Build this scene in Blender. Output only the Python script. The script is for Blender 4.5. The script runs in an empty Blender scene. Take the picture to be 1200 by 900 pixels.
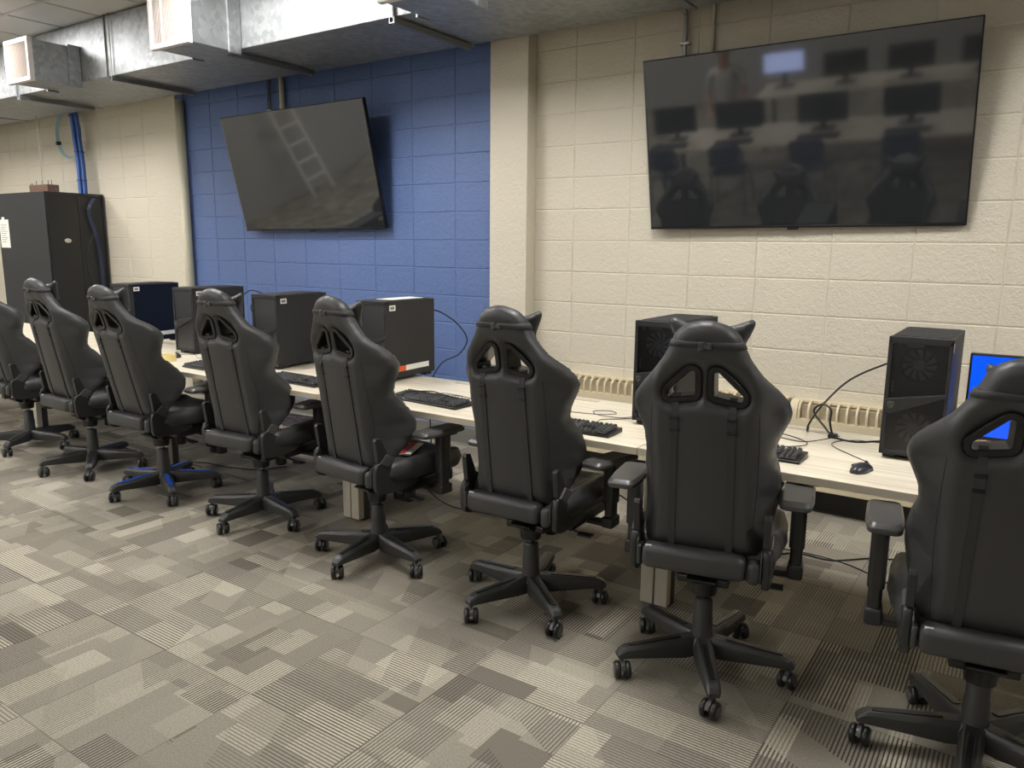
import bpy, bmesh, math, random
import numpy as np
from mathutils import Vector, Matrix
C = bpy.context.scene.collection
R = math.radians
random.seed(7)

# ------------------------------------------------------------------ materials
def lin(c):
    return tuple(((v/255)/12.92 if v/255 <= .04045 else ((v/255+.055)/1.055)**2.4) for v in c) + (1,)

class NT:
    def __init__(s, name):
        s.m = bpy.data.materials.new(name); s.m.use_nodes = True
        s.t = s.m.node_tree; s.b = s.t.nodes['Principled BSDF']
    def n(s, typ, **k):
        x = s.t.nodes.new(typ)
        for a, v in k.items(): setattr(x, a, v)
        return x
    def put(s, sock, v):
        if isinstance(v, bpy.types.NodeSocket): s.t.links.new(v, sock)
        else: sock.default_value = v
    def math(s, op, a, b=0.0, c=None):
        x = s.n('ShaderNodeMath', operation=op); s.put(x.inputs[0], a); s.put(x.inputs[1], b)
        if c is not None: s.put(x.inputs[2], c)
        return x.outputs[0]
    def mix(s, f, a, b, blend='MIX'):
        x = s.n('ShaderNodeMix', data_type='RGBA', blend_type=blend)
        s.put(x.inputs[0], f); s.put(x.inputs[6], a); s.put(x.inputs[7], b); return x.outputs[2]
    def noise(s, vec, scale, detail=2, rough=.5):
        x = s.n('ShaderNodeTexNoise'); s.put(x.inputs['Vector'], vec)
        x.inputs['Scale'].default_value = scale; x.inputs['Detail'].default_value = detail
        x.inputs['Roughness'].default_value = rough; return x.outputs[0]
    def coord(s, which='Object'): return s.n('ShaderNodeTexCoord').outputs[which]
    def bump(s, h, strength, dist=.002):
        x = s.n('ShaderNodeBump'); x.inputs['Strength'].default_value = strength
        x.inputs['Distance'].default_value = dist; s.put(x.inputs['Height'], h)
        s.t.links.new(x.outputs[0], s.b.inputs['Normal'])
    def base(s, col, rough=.5, metal=0, spec=.5):
        s.put(s.b.inputs['Base Color'], col); s.put(s.b.inputs['Roughness'], rough)
        s.put(s.b.inputs['Metallic'], metal); s.b.inputs['Specular IOR Level'].default_value = spec

def simple(name, rgb, rough=.5, metal=0, spec=.5, nscale=0, nb=.2, var=.0, dist=.001):
    k = NT(name); col = lin(rgb)
    if nscale:
        co = k.coord(); nz = k.noise(co, nscale, 3)
        if var:
            a = tuple(v*(1-var) for v in col[:3])+(1,); b = tuple(min(1, v*(1+var)) for v in col[:3])+(1,)
            k.base(k.mix(nz, a, b), rough, metal, spec)
        else: k.base(col, rough, metal, spec)
        k.bump(nz, nb, dist)
    else: k.base(col, rough, metal, spec)
    return k.m

def emit(name, rgb, strength):
    k = NT(name); k.base(lin(rgb), .5); k.b.inputs['Emission Color'].default_value = lin(rgb)
    k.b.inputs['Emission Strength'].default_value = strength; return k.m

def wall_paint(name, rgb, rough=.42, gloss=.5):
    k = NT(name); co = k.coord('Object')
    n1 = k.noise(co, 85, 4, .65); n2 = k.noise(co, 34, 3, .6); n3 = k.noise(co, 1.3, 2)
    col = lin(rgb); a = tuple(v*.93 for v in col[:3])+(1,)
    k.base(k.mix(n3, a, col), rough, 0, gloss)
    k.bump(k.math('ADD', k.math('MULTIPLY', n1, .55), k.math('MULTIPLY', n2, .7)), .9, .010)
    return k.m

def carpet():
    k = NT('patterned_carpet_tile'); co = k.coord('Object')
    sep = k.n('ShaderNodeSeparateXYZ'); k.put(sep.inputs[0], co)
    T = .5
    X = k.math('DIVIDE', k.math('ADD', sep.outputs[0], 20-.04), T)
    Y = k.math('DIVIDE', k.math('ADD', sep.outputs[1], 20+3.05), T)
    ix = k.math('FLOOR', X); iy = k.math('FLOOR', Y)
    fx = k.math('FRACT', X); fy = k.math('FRACT', Y)
    def comb(a, b, c=0.0):
        q = k.n('ShaderNodeCombineXYZ'); k.put(q.inputs[0], a); k.put(q.inputs[1], b); k.put(q.inputs[2], c); return q.outputs[0]
    def wn(a, b, c=0.0):
        q = k.n('ShaderNodeTexWhiteNoise', noise_dimensions='3D'); k.put(q.inputs['Vector'], comb(a, b, c)); return q.outputs['Value']
    def lerp(f, a, b):
        return k.math('ADD', k.math('MULTIPLY', a, k.math('SUBTRACT', 1.0, f)), k.math('MULTIPLY', b, f))
    rot = k.math('GREATER_THAN', wn(ix, iy, 1.5), .5)
    a = lerp(rot, fx, fy); b = lerp(rot, fy, fx)          # local axes of the tile
    seed = k.math('ADD', k.math('MULTIPLY', ix, 7.13), k.math('MULTIPLY', iy, 3.71))
    def patches(nb, na, s0, sk):
        # bands across b with uneven edges, each band cut into boxes along a
        bb = k.math('ADD', b, k.math('MULTIPLY', k.math('SINE', k.math('ADD', k.math('MULTIPLY', b, 9.0), k.math('MULTIPLY', seed, 1.7))), .05))
        band = k.math('FLOOR', k.math('MULTIPLY', bb, nb))
        r1 = wn(band, seed, s0)
        na_ = k.math('ADD', k.math('FLOOR', k.math('MULTIPLY', r1, 2.99)), na)
        box = k.math('FLOOR', k.math('ADD', k.math('ADD', k.math('MULTIPLY', a, na_), k.math('MULTIPLY', r1, 5.0)), k.math('MULTIPLY', k.math('MULTIPLY', k.math('GREATER_THAN', r1, .6), sk), b)))
        return band, box
    b1, x1 = patches(3.0, 1.0, 2.2, 1.6); b2, x2 = patches(5.0, 1.0, 5.9, .0)
    key1 = k.math('ADD', k.math('MULTIPLY', b1, 17.3), x1); key2 = k.math('ADD', k.math('MULTIPLY', b2, 13.7), x2)
    A = wn(key1, seed, .3); B = wn(key1, seed, 8.3); D = wn(key2, seed, 4.4); E_ = wn(key2, seed, 9.1)
    tile = wn(ix, iy, 6.6)
    # stripes (run along a; pitch 12.5 mm, plus half-pitch fine ones)
    def stripe(freq, duty):
        return k.math('LESS_THAN', k.math('FRACT', k.math('MULTIPLY', b, freq)), duty)
    st = stripe(40.0, .42); fine = stripe(80.0, .5); light = stripe(20.0, .5)
    dark_amt = k.math('MULTIPLY', k.math('GREATER_THAN', A, .28), k.math('ADD', .30, k.math('MULTIPLY', B, .75)))
    light_amt = k.math('MULTIPLY', k.math('GREATER_THAN', D, .5), k.math('MULTIPLY', E_, .9))
    nz = k.noise(co, 150, 2, .8); nz2 = k.noise(co, 2.2, 2)
    base = k.mix(D, lin((148, 142, 129)), lin((164, 158, 143)))
    base = k.mix(k.math('MULTIPLY', k.math('GREATER_THAN', E_, .92), .7), base, lin((97, 92, 82)))      # solid dark boxes
    base = k.mix(k.math('MULTIPLY', k.math('LESS_THAN', tile, .3), .22), base, lin((112, 105, 92)))
    base = k.mix(k.math('MULTIPLY', k.math('MULTIPLY', fine, k.math('LESS_THAN', A, .45)), .18), base, lin((104, 98, 88)))
    base = k.mix(k.math('MULTIPLY', st, dark_amt), base, lin((68, 62, 56)))
    base = k.mix(k.math('MULTIPLY', k.math('SUBTRACT', 1.0, st), k.math('MULTIPLY', light_amt, .8)), base, lin((212, 204, 182)))
    nzc = k.math('MULTIPLY', k.math('SUBTRACT', nz, .36), 2.6); nzc = k.math('MINIMUM', k.math('MAXIMUM', nzc, 0.0), 1.0)
    base = k.mix(k.math('MULTIPLY', nzc, .58), base, lin((98, 92, 82)))
    # seams between tiles
    e = k.math('MINIMUM', k.math('MINIMUM', fx, k.math('SUBTRACT', 1.0, fx)), k.math('MINIMUM', fy, k.math('SUBTRACT', 1.0, fy)))
    base = k.mix(k.math('MULTIPLY', k.math('LESS_THAN', e, .004), .5), base, lin((84, 78, 70)))
    k.base(base, .95, 0, .1)
    k.bump(nz, .5, .004)
    return k.m

def wood_lam():
    k = NT('pale_wood_grain_laminate'); co = k.coord('Object')
    mp = k.n('ShaderNodeMapping'); mp.inputs['Scale'].default_value = (1.2, 26, 26); k.put(mp.inputs[0], co)
    n = k.noise(mp.outputs[0], 2.2, 5, .6)
    r = k.n('ShaderNodeValToRGB'); k.put(r.inputs[0], n)
    r.color_ramp.elements[0].position = .3; r.color_ramp.elements[0].color = lin((196, 184, 160))
    r.color_ramp.elements[1].position = .68; r.color_ramp.elements[1].color = lin((232, 224, 203))
    k.base(r.outputs[0], .38, 0, .5); return k.m

def galvanised():
    k = NT('galvanised_sheet_metal'); co = k.coord('Object')
    v = k.n('ShaderNodeTexVoronoi'); v.inputs['Scale'].default_value = 26; k.put(v.inputs['Vector'], co)
    n = k.noise(co, 7, 4, .6)
    col = k.mix(v.outputs['Color'], lin((150, 153, 154)), lin((180, 182, 182)))
    ro = k.math('ADD', .46, k.math('MULTIPLY', n, .16))
    k.base(col, ro, .92, .5); k.bump(n, .12, .02); return k.m

M = {}
M['carpet'] = carpet()
M['cream'] = wall_paint('cream_block_paint', (214, 206, 186))
M['blue'] = wall_paint('blue_block_paint', (92, 115, 164), .36)
M['grey_wall'] = simple('grey_wall_paint', (168, 166, 160), .6, nscale=60)
M['ceiling'] = simple('acoustic_ceiling_tile', (196, 196, 194), .9, nscale=160, nb=.4, var=.06)
M['tbar'] = simple('ceiling_grid_metal', (176, 176, 174), .5)
M['cove_grey'] = simple('grey_vinyl_base', (112, 112, 104), .55, nscale=30)
M['cove_black'] = simple('black_vinyl_base', (40, 40, 40), .5, nscale=30)
M['lam'] = wood_lam()
M['edge'] = simple('laminate_edge_band', (190, 180, 158), .5, nscale=80, var=.05)
M['leg_front'] = simple('warm_grey_powder_coat', (176, 168, 152), .5, nscale=200, nb=.1)
M['leg_side'] = simple('dark_steel_and_leg_shade', (62, 60, 58), .45, .3)  # real steel parts, plus the shade painted onto the front desk legs' sides
M['pu'] = simple('black_faux_leather', (58, 58, 57), .46, 0, .5, nscale=260, nb=.25, dist=.001)
M['pu2'] = simple('black_seat_fabric', (44, 44, 45), .62, 0, .4, nscale=400, nb=.3, dist=.001)
M['strap'] = simple('black_webbing', (54, 54, 53), .75, nscale=500)
M['plastic'] = simple('black_plastic', (42, 42, 41), .42, nscale=300, nb=.12)
M['plastic_dk'] = simple('deep_black_plastic', (26, 26, 26), .35)
M['plastic_grey'] = simple('satin_grey_plastic', (72, 71, 69), .33)
M['base_nylon'] = simple('black_nylon_base', (52, 52, 50), .42, nscale=220, nb=.15)
M['blue_trim'] = simple('bright_blue_plastic', (30, 84, 196), .35)
M['chrome'] = simple('chrome', (200, 200, 200), .15, 1)
M['hood_grey'] = simple('caster_hood_grey', (84, 82, 80), .2)
M['white'] = simple('white_label', (232, 230, 222), .6)
M['orange'] = simple('orange_label', (220, 92, 50), .6)
M['label_print'] = simple('label_print', (120, 118, 112), .6)
M['case'] = simple('black_case_steel', (48, 48, 48), .55, .0, .25, nscale=300, nb=.1)
M['case_gloss'] = simple('gloss_black_panel', (14, 15, 18), .16)
M['case_top'] = simple('case_top_mesh', (34, 34, 36), .6, nscale=500, nb=.5)
M['fan'] = simple('smoked_fan_plastic', (120, 120, 122), .35)
M['key'] = simple('keycap_plastic', (66, 66, 66), .45)
M['mouse'] = simple('mouse_plastic', (48, 50, 54), .3)
M['cable'] = simple('black_cable', (18, 18, 19), .45)
M['bluecable'] = simple('blue_network_cable', (66, 104, 176), .45)
M['tealcable'] = simple('pale_teal_cable', (146, 180, 186), .45)
M['galv'] = galvanised()
M['strut'] = simple('dull_strut_steel', (140, 140, 138), .4, .8, nscale=40)
M['diff'] = simple('white_diffuser_paint', (216, 208, 204), .45)
M['diffdk'] = simple('diffuser_slot_shade', (206, 196, 188), .7)
M['conduit'] = simple('steel_conduit', (170, 170, 166), .35, .85)
M['creampipe'] = simple('cream_painted_conduit', (206, 200, 176), .5)
M['rad'] = simple('cream_radiator_enamel', (214, 200, 168), .42, nscale=40, nb=.1)
M['radslot'] = simple('radiator_fin_metal', (188, 176, 150), .5, .3, nscale=120, var=.3)
M['tvframe'] = simple('tv_bezel', (30, 30, 32), .3, .4)
M['tvlight'] = simple('tv_side_silver', (150, 150, 150), .3, .6)
M['rack'] = simple('black_rack_steel', (42, 43, 44), .45, .2, nscale=200, nb=.08)
M['rackglass'] = simple('dark_rack_door', (20, 21, 23), .3)
M['paper'] = simple('paper', (226, 224, 214), .8)
M['brown'] = simple('brown_circuit_box', (110, 82, 68), .6, nscale=40, var=.4)
M['tape'] = simple('yellow_tape', (232, 214, 150), .5)
M['yellow'] = simple('yellow_note', (226, 200, 70), .6)
M['redp'] = simple('red_print', (190, 60, 60), .5)
M['shell'] = simple('navy_chair_shell', (36, 46, 78), .4)
M['skin'] = simple('skin', (196, 150, 124), .55)
M['shirt'] = simple('pale_shirt', (206, 204, 196), .8)
M['trouser'] = simple('dark_trousers', (46, 46, 52), .8)
M['hair'] = simple('dark_hair', (40, 32, 28), .6)
M['shoe'] = simple('dark_shoe', (24, 24, 24), .5)
M['ladder'] = simple('white_ladder_paint', (222, 220, 212), .5)
M['lamp'] = emit('ceiling_light_diffuser', (252, 250, 249), 12.5)
M['screen_blue'] = None
def screen_glass():
    k = NT('dark_glossy_screen'); k.base(lin((36, 38, 40)), .05, 0, .5)
    k.b.inputs['IOR'].default_value = 1.95
    return k.m
M['screen'] = screen_glass()
def blue_screen():
    k = NT('lit_blue_screen'); co = k.coord('Object'); n = k.noise(co, 6, 3)
    sep = k.n('ShaderNodeSeparateXYZ'); k.put(sep.inputs[0], co)
    f = k.math('SINE', k.math('ADD', k.math('MULTIPLY', sep.outputs[2], 22), k.math('MULTIPLY', n, 8)))
    f = k.math('GREATER_THAN', f, .86)
    col = k.mix(k.math('MULTIPLY', f, .5), lin((0, 84, 240)), lin((60, 190, 250)))
    k.base(lin((5, 10, 30)), .2); k.put(k.b.inputs['Emission Color'], col); k.b.inputs['Emission Strength'].default_value = .36
    return k.m
M['screen_blue'] = blue_screen()
M['screen_white'] = emit('lit_pale_screen', (190, 205, 255), .9)
def smoked():
    k = NT('smoked_glass'); t = k.t
    for n in list(t.nodes): t.nodes.remove(n)
    out = t.nodes.new('ShaderNodeOutputMaterial'); mx = t.nodes.new('ShaderNodeMixShader'); tr = t.nodes.new('ShaderNodeBsdfTransparent'); gl = t.nodes.new('ShaderNodeBsdfGlossy'); fr = t.nodes.new('ShaderNodeFresnel')
    fr.inputs[0].default_value = 1.6; tr.inputs[0].default_value = (.72, .72, .74, 1); gl.inputs['Roughness'].default_value = .28
    t.links.new(fr.outputs[0], mx.inputs[0]); t.links.new(tr.outputs[0], mx.inputs[1]); t.links.new(gl.outputs[0], mx.inputs[2]); t.links.new(mx.outputs[0], out.inputs[0]); return k.m
M['smoked'] = smoked()
def comic():
    k = NT('comic_cover_print'); co = k.coord('Object')
    v = k.n('ShaderNodeTexVoronoi'); v.inputs['Scale'].default_value = 38; k.put(v.inputs['Vector'], co)
    n = k.noise(co, 30, 4, .7)
    r = k.n('ShaderNodeValToRGB'); k.put(r.inputs[0], n); r.color_ramp.interpolation = 'CONSTANT'
    e = r.color_ramp.elements; e[0].color = lin((40, 26, 24)); e[1].position = .62; e[1].color = lin((250, 240, 230))
    for p, c in ((.40, (226, 150, 120)), (.46, (90, 60, 60)), (.49, (250, 226, 205)), (.7, (246, 170, 80))):
        x = e.new(p); x.color = lin(c)
    k.base(k.mix(.15, r.outputs[0], v.outputs['Color']), .3); return k.m
M['comic'] = comic()

# ------------------------------------------------------------------ geometry helpers
def obj(name, bm, mat, parent=None, smooth=False, kind=None, bevel=0, seg=2):
    me = bpy.data.meshes.new(name)
    if bm.faces: bmesh.ops.recalc_face_normals(bm, faces=bm.faces)
    bm.to_mesh(me); bm.free()
    mats = mat if isinstance(mat, (list, tuple)) else [mat]
    for m in mats: me.materials.append(m)
    o = bpy.data.objects.new(name, me); C.objects.link(o)
    if parent is not None: o.parent = parent
    if smooth:
        for p in me.polygons: p.use_smooth = True
    if bevel:
        b = o.modifiers.new('b', 'BEVEL'); b.width = bevel; b.segments = seg; b.limit_method = 'ANGLE'; b.angle_limit = R(35)
        w = o.modifiers.new('w', 'WEIGHTED_NORMAL'); w.keep_sharp = False
        for p in me.polygons: p.use_smooth = True
    if kind: o['kind'] = kind
    return o
def BM(): return bmesh.new()
def box(bm, x0, x1, y0, y1, z0, z1, mi=0, mat=None):
    vs = [bm.verts.new(Vector(p)) for p in ((x0,y0,z0),(x1,y0,z0),(x1,y1,z0),(x0,y1,z0),(x0,y0,z1),(x1,y0,z1),(x1,y1,z1),(x0,y1,z1))]
    if mat is not None:
        for v in vs: v.co = mat @ v.co
    for f in ((0,3,2,1),(4,5,6,7),(0,1,5,4),(1,2,6,5),(2,3,7,6),(3,0,4,7)):
        q = bm.faces.new([vs[i] for i in f]); q.material_index = mi
    return bm
def prism(bm, poly, ax, a, b, mi=0):
    """poly in the two remaining axes, extruded along axis ax from a to b"""
    def P(u, v, w):
        return {'x': (w, u, v), 'y': (u, w, v), 'z': (u, v, w)}[ax]
    A = [bm.verts.new(P(u, v, a)) for u, v in poly]; B = [bm.verts.new(P(u, v, b)) for u, v in poly]
    n = len(poly)
    bm.faces.new(A).material_index = mi; bm.faces.new(B[::-1]).material_index = mi
    for i in range(n): bm.faces.new((A[i], B[i], B[(i+1) % n], A[(i+1) % n])).material_index = mi
    return bm
def frame_of(d):
    d = Vector(d).normalized(); up = Vector((0,0,1)) if abs(d.z) < .9 else Vector((1,0,0))
    a = d.cross(up).normalized(); return a, a.cross(d).normalized()
def tube(bm, pts, r, n=8, cap=True, mi=0):
    pts = [Vector(p) for p in pts]; rings = []
    for i, p in enumerate(pts):
        d = (pts[min(i+1, len(pts)-1)] - pts[max(i-1, 0)])
        if i == 0: a, b = frame_of(d)
        else:
            dn = d.normalized(); a = (a - dn*a.dot(dn)).normalized(); b = a.cross(dn).normalized()
        rr = r[i] if isinstance(r, (list, tuple)) else r
        rings.append([bm.verts.new(p + (a*math.cos(t)+b*math.sin(t))*rr) for t in [2*math.pi*j/n for j in range(n)]])
    for i in range(len(rings)-1):
        for j in range(n):
            bm.faces.new((rings[i][j], rings[i][(j+1) % n], rings[i+1][(j+1) % n], rings[i+1][j])).material_index = mi
    if cap: bm.faces.new(rings[0][::-1]).material_index = mi; bm.faces.new(rings[-1]).material_index = mi
    return bm
def spline(pts, k=6):
    P = [Vector(p) for p in pts]; P = [P[0]*2-P[1]] + P + [P[-1]*2-P[-2]]; out = []
    for i in range(1, len(P)-2):
        for j in range(k):
            t = j/k; a, b, c, d = P[i-1], P[i], P[i+1], P[i+2]
            out.append(.5*((2*b)+(c-a)*t+(2*a-5*b+4*c-d)*t*t+(3*b-a-3*c+d)*t**3))
    return out + [P[-2]]
def lathe(bm, prof, c=(0,0,0), n=20, mat=None, mi=0):
    rings = []
    for r, z in prof:
        rings.append([bm.verts.new(Vector((c[0]+r*math.cos(2*math.pi*j/n), c[1]+r*math.sin(2*math.pi*j/n), c[2]+z))) for j in range(n)])
    if mat is not None:
        for g in rings:
            for v in g: v.co = mat @ v.co
    for i in range(len(rings)-1):
        for j in range(n):
            bm.faces.new((rings[i][j], rings[i][(j+1) % n], rings[i+1][(j+1) % n], rings[i+1][j])).material_index = mi
    bm.faces.new(rings[0][::-1]).material_index = mi; bm.faces.new(rings[-1]).material_index = mi
    return bm
def rbox(bm, x0, x1, y0, y1, z0, z1, r, seg=3):
    """box with rounded edges"""
    t = bmesh.new(); box(t, x0, x1, y0, y1, z0, z1)
    bmesh.ops.bevel(t, geom=t.edges[:], offset=r, segments=seg, affect='EDGES', profile=.5)
    me = bpy.data.meshes.new('t'); t.to_mesh(me); t.free(); bm.from_mesh(me); bpy.data.meshes.remove(me); return bm
def arc_poly(poly, r, off=0, n=5):
    """round a convex polygon: arcs of radius r (+off outward)"""
    P = [Vector(p) for p in poly]; m = len(P); out = []
    area = sum(P[i].x*P[(i+1) % m].y - P[(i+1) % m].x*P[i].y for i in range(m))
    if area < 0: P = P[::-1]
    for i in range(m):
        a, b, c = P[i-1], P[i], P[(i+1) % m]
        d1 = (b-a).normalized(); d2 = (c-b).normalized()
        n1 = Vector((d1.y, -d1.x)); n2 = Vector((d2.y, -d2.x))
        cs = n1.dot(n2); h = (n1+n2).normalized(); cc = b - h*(r/max(.2, math.sqrt((1+cs)/2)))
        a1 = math.atan2(n1.y, n1.x); a2 = math.atan2(n2.y, n2.x)
        while a2 < a1: a2 += 2*math.pi
        for j in range(n+1):
            t = a1+(a2-a1)*j/n; out.append((cc.x+(r+off)*math.cos(t), cc.y+(r+off)*math.sin(t)))
    return out
def seg_dist(P, poly):
    A = np.array(poly); B = np.roll(A, -1, 0); best = np.full(len(P), 1e9); near = np.zeros_like(P)
    for a, b in zip(A, B):
        d = b-a; L = (d*d).sum()
        if L < 1e-14: continue
        t = np.clip(((P-a)@d)/L, 0, 1); q = a+t[:, None]*d; e = np.hypot(*(P-q).T)
        k = e < best; best[k] = e[k]; near[k] = q[k]
    return best, near
def inside(P, poly):
    A = np.array(poly); B = np.roll(A, -1, 0); c = np.zeros(len(P), bool)
    for (x1, y1), (x2, y2) in zip(A, B):
        if y1 == y2: continue
        k = ((y1 > P[:, 1]) != (y2 > P[:, 1])) & (P[:, 0] < (x2-x1)*(P[:, 1]-y1)/(y2-y1)+x1); c ^= k
    return c
def pillow(bm, outer, holes, cell, mid, half, r, to3):
    """solid cushion from a 2D outline: to3(u,v,depth) -> point; mid/half arrays over (u,v); r edge radius"""
    o = np.array(outer); u0, v0 = o.min(0)-cell; u1, v1 = o.max(0)+cell
    nu = int((u1-u0)/cell)+1; nv = int((v1-v0)/cell)+1
    U, V = np.meshgrid(u0+np.arange(nu+1)*cell, v0+np.arange(nv+1)*cell, indexing='ij')
    P = np.stack([U.ravel(), V.ravel()], 1)
    cc = np.stack([(U[:-1, :-1]+cell/2).ravel(), (V[:-1, :-1]+cell/2).ravel()], 1)
    keep = inside(cc, outer)
    for h in holes: keep &= ~inside(cc, h)
    keep = keep.reshape(nu, nv)
    cnt = np.zeros((nu+1, nv+1), int)
    for di in (0, 1):
        for dj in (0, 1): cnt[di:di+nu, dj:dj+nv] += keep
    used = (cnt > 0).ravel(); bnd = ((cnt > 0) & (cnt < 4)).ravel()
    allp = [outer]+list(holes)
    D = np.full(len(P), 1e9); N = P.copy()
    for q in allp:
        d, nn = seg_dist(P, q); k = d < D; D[k] = d[k]; N[k] = nn[k]
    P[bnd] = N[bnd]
    D2 = np.full(len(P), 1e9)
    for q in allp: D2 = np.minimum(D2, seg_dist(P, q)[0])
    D2[bnd] = 0
    mm = mid(P[:, 0], P[:, 1]); hh = half(P[:, 0], P[:, 1])
    s = np.clip(D2/r, 0, 1); t = hh*np.sqrt(np.clip(1-(1-s)**2, 0, 1))
    F = {}; Bk = {}
    for i in np.nonzero(used)[0]:
        if bnd[i]: F[i] = Bk[i] = bm.verts.new(to3(P[i, 0], P[i, 1], mm[i]))
        else:
            F[i] = bm.verts.new(to3(P[i, 0], P[i, 1], mm[i]+t[i])); Bk[i] = bm.verts.new(to3(P[i, 0], P[i, 1], mm[i]-t[i]))
    W = nv+1
    for i, j in zip(*np.nonzero(keep)):
        a, b, c, d = i*W+j, (i+1)*W+j, (i+1)*W+j+1, i*W+j+1
        for S, rev in ((F, 0), (Bk, 1)):
            q = [S[a], S[b], S[c], S[d]]
            if all(bnd[x] for x in (a, b, c, d)) and rev: continue
            try: bm.faces.new(q[::-1] if rev else q)
            except ValueError: pass
    return bm
def thing(name, label, cat, loc=(0,0,0), rz=0, group=None):
    o = bpy.data.objects.new(name, None); C.objects.link(o); o.location = loc; o.rotation_euler = (0, 0, rz)
    o.empty_display_size = .05
    o['label'] = label; o['category'] = cat
    if group: o['group'] = group
    return o
def tag(o, label, cat, group=None, kind=None):
    o['label'] = label; o['category'] = cat
    if group: o['group'] = group
    if kind: o['kind'] = kind
    return o
def copy_tree(o, parent=None):
    c = o.copy(); C.objects.link(c)
    if parent is not None: c.parent = parent
    for ch in list(o.children): copy_tree(ch, c)
    return c
def dup(o, loc, rz, label):
    c = copy_tree(o); c.location = loc; c.rotation_euler = (0, 0, rz); c['label'] = label; return c
def interp(tab):
    a = np.array(tab); return lambda z: np.interp(z, a[:, 0], a[:, 1])

# ------------------------------------------------------------------ camera
F_PX = 904.234; yaw, pit, rol = R(34.1574), R(10.2270), R(.5361)
fw = Vector((-math.sin(yaw)*math.cos(pit), math.cos(yaw)*math.cos(pit), -math.sin(pit)))
r0 = Vector((math.cos(yaw), math.sin(yaw), 0)); u0 = r0.cross(fw)
rr = r0*math.cos(rol)+u0*math.sin(rol); uu = -r0*math.sin(rol)+u0*math.cos(rol)
cam = bpy.data.objects.new('camera', bpy.data.cameras.new('camera')); C.objects.link(cam)
cam.matrix_world = Matrix(((rr.x, uu.x, -fw.x, 2.594), (rr.y, uu.y, -fw.y, -4.526), (rr.z, uu.z, -fw.z, 1.5), (0, 0, 0, 1)))
cam.data.sensor_width = 36; cam.data.lens = F_PX/1200*36; cam.data.clip_start = .05
bpy.context.scene.camera = cam

# ------------------------------------------------------------------ room shell
XL, XR, YF, ZC = -8.6, 6.2, -9.6, 3.27
PX0, PX1, PY = -.606, -.301, -.105            # pillar beside the wide screen
QX0, QX1 = -4.72, -4.335                        # pilaster left of the blue wall
o = obj('floor', box(BM(), XL, XR, YF, .2, -.1, 0), M['carpet'], kind='structure')
o = obj('ceiling', box(BM(), XL, XR, YF, .2, ZC, ZC+.1), M['ceiling'], kind='structure')
bm = BM()
for i in range(-10, 20):
    x = -3.86+.6*i
    if XL < x < XR: box(bm, x-.012, x+.012, YF, -.16, ZC-.006, ZC+.01)
for i in range(-1, 8):
    y = -1.38-1.2*i
    if y > YF: box(bm, XL, XR, y-.012, y+.012, ZC-.0065, ZC+.01)
obj('trim_1', bm, M['tbar'], kind='structure')

BX, BZ, Z0 = .4064, .2032, 1.5286
def block_wall(bm, x0, x1, z0, z1, phase, y=0.0, g=.0065, dep=.0045):
    """stack-bond block face: every block a raised pillow-edged plate, joints tooled back"""
    xs = [x0]+[phase+i*BX for i in range(-40, 40) if x0+.02 < phase+i*BX < x1-.02]+[x1]
    zs = [z0]+[Z0+i*BZ for i in range(-20, 20) if z0+.02 < Z0+i*BZ < z1-.02]+[z1]
    cache = {}
    def V(x, yy, z):
        k = (round(x, 5), round(yy, 5), round(z, 5))
        if k not in cache: cache[k] = bm.verts.new(k)
        return cache[k]
    for i in range(len(xs)-1):
        for j in range(len(zs)-1):
            a, b, c, d = xs[i], xs[i+1], zs[j], zs[j+1]
            h = .0022
            o_ = [(a, c), (b, c), (b, d), (a, d)]
            n_ = [(a+h, c+h), (b-h, c+h), (b-h, d-h), (a+h, d-h)]
            t_ = [(a+g, c+g), (b-g, c+g), (b-g, d-g), (a+g, d-g)]
            O = [V(p[0], y+dep, p[1]) for p in o_]; N_ = [V(p[0], y+dep, p[1]) for p in n_]; T_ = [V(p[0], y, p[1]) for p in t_]
            for k in range(4):
                bm.faces.new((O[k], O[(k+1) % 4], N_[(k+1) % 4], N_[k]))
                bm.faces.new((N_[k], N_[(k+1) % 4], T_[(k+1) % 4], T_[k]))
            bm.faces.new(T_)
    return bm
PB = -1.8
bm = BM(); block_wall(bm, PX1, XR, .0, ZC, 0.0); box(bm, PX1, XR, .006, .2, 0, ZC)
obj('wall_back', bm, M['cream'], kind='structure')
bm = BM(); block_wall(bm, QX1, PX0, .0, ZC, PB); box(bm, QX1, PX0, .006, .2, 0, ZC)
obj('wall_back_blue', bm, M['blue'], kind='structure').name = 'wall_backblue'
bm = BM(); block_wall(bm, XL, QX0, .0, ZC, PB+.12); box(bm, XL, QX0, .006, .2, 0, ZC)
obj('wall_backleft', bm, M['cream'], kind='structure')
# pillars
obj('trim_2', box(BM(), PX0, PX1, PY, .19, 0, ZC), M['cream'], kind='structure', bevel=.006)
obj('trim_3', box(BM(), QX0, QX1, -.02, .19, 0, ZC), M['cream'], kind='structure', bevel=.006)
obj('wall_left', box(BM(), XL-.1, XL, YF, .2, 0, ZC), M['grey_wall'], kind='structure')
obj('wall_right', box(BM(), XR, XR+.1, YF, .2, 0, ZC), M['grey_wall'], kind='structure')
obj('wall_front', box(BM(), XL, XR, YF-.1, YF, 0, ZC), M['grey_wall'], kind='structure')
def cove(name, x0, x1, m, y=0):
    poly = [(y, 0), (y-.016, 0), (y-.010, .012), (y-.006, .125), (y-.003, .135), (y, .137)]
    obj(name, prism(BM(), poly, 'x', x0, x1), m, kind='structure')
cove('baseboard_blue', QX1, PX0, M['cove_grey']); cove('baseboard_back', PX1, XR, M['cove_black'])
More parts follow.
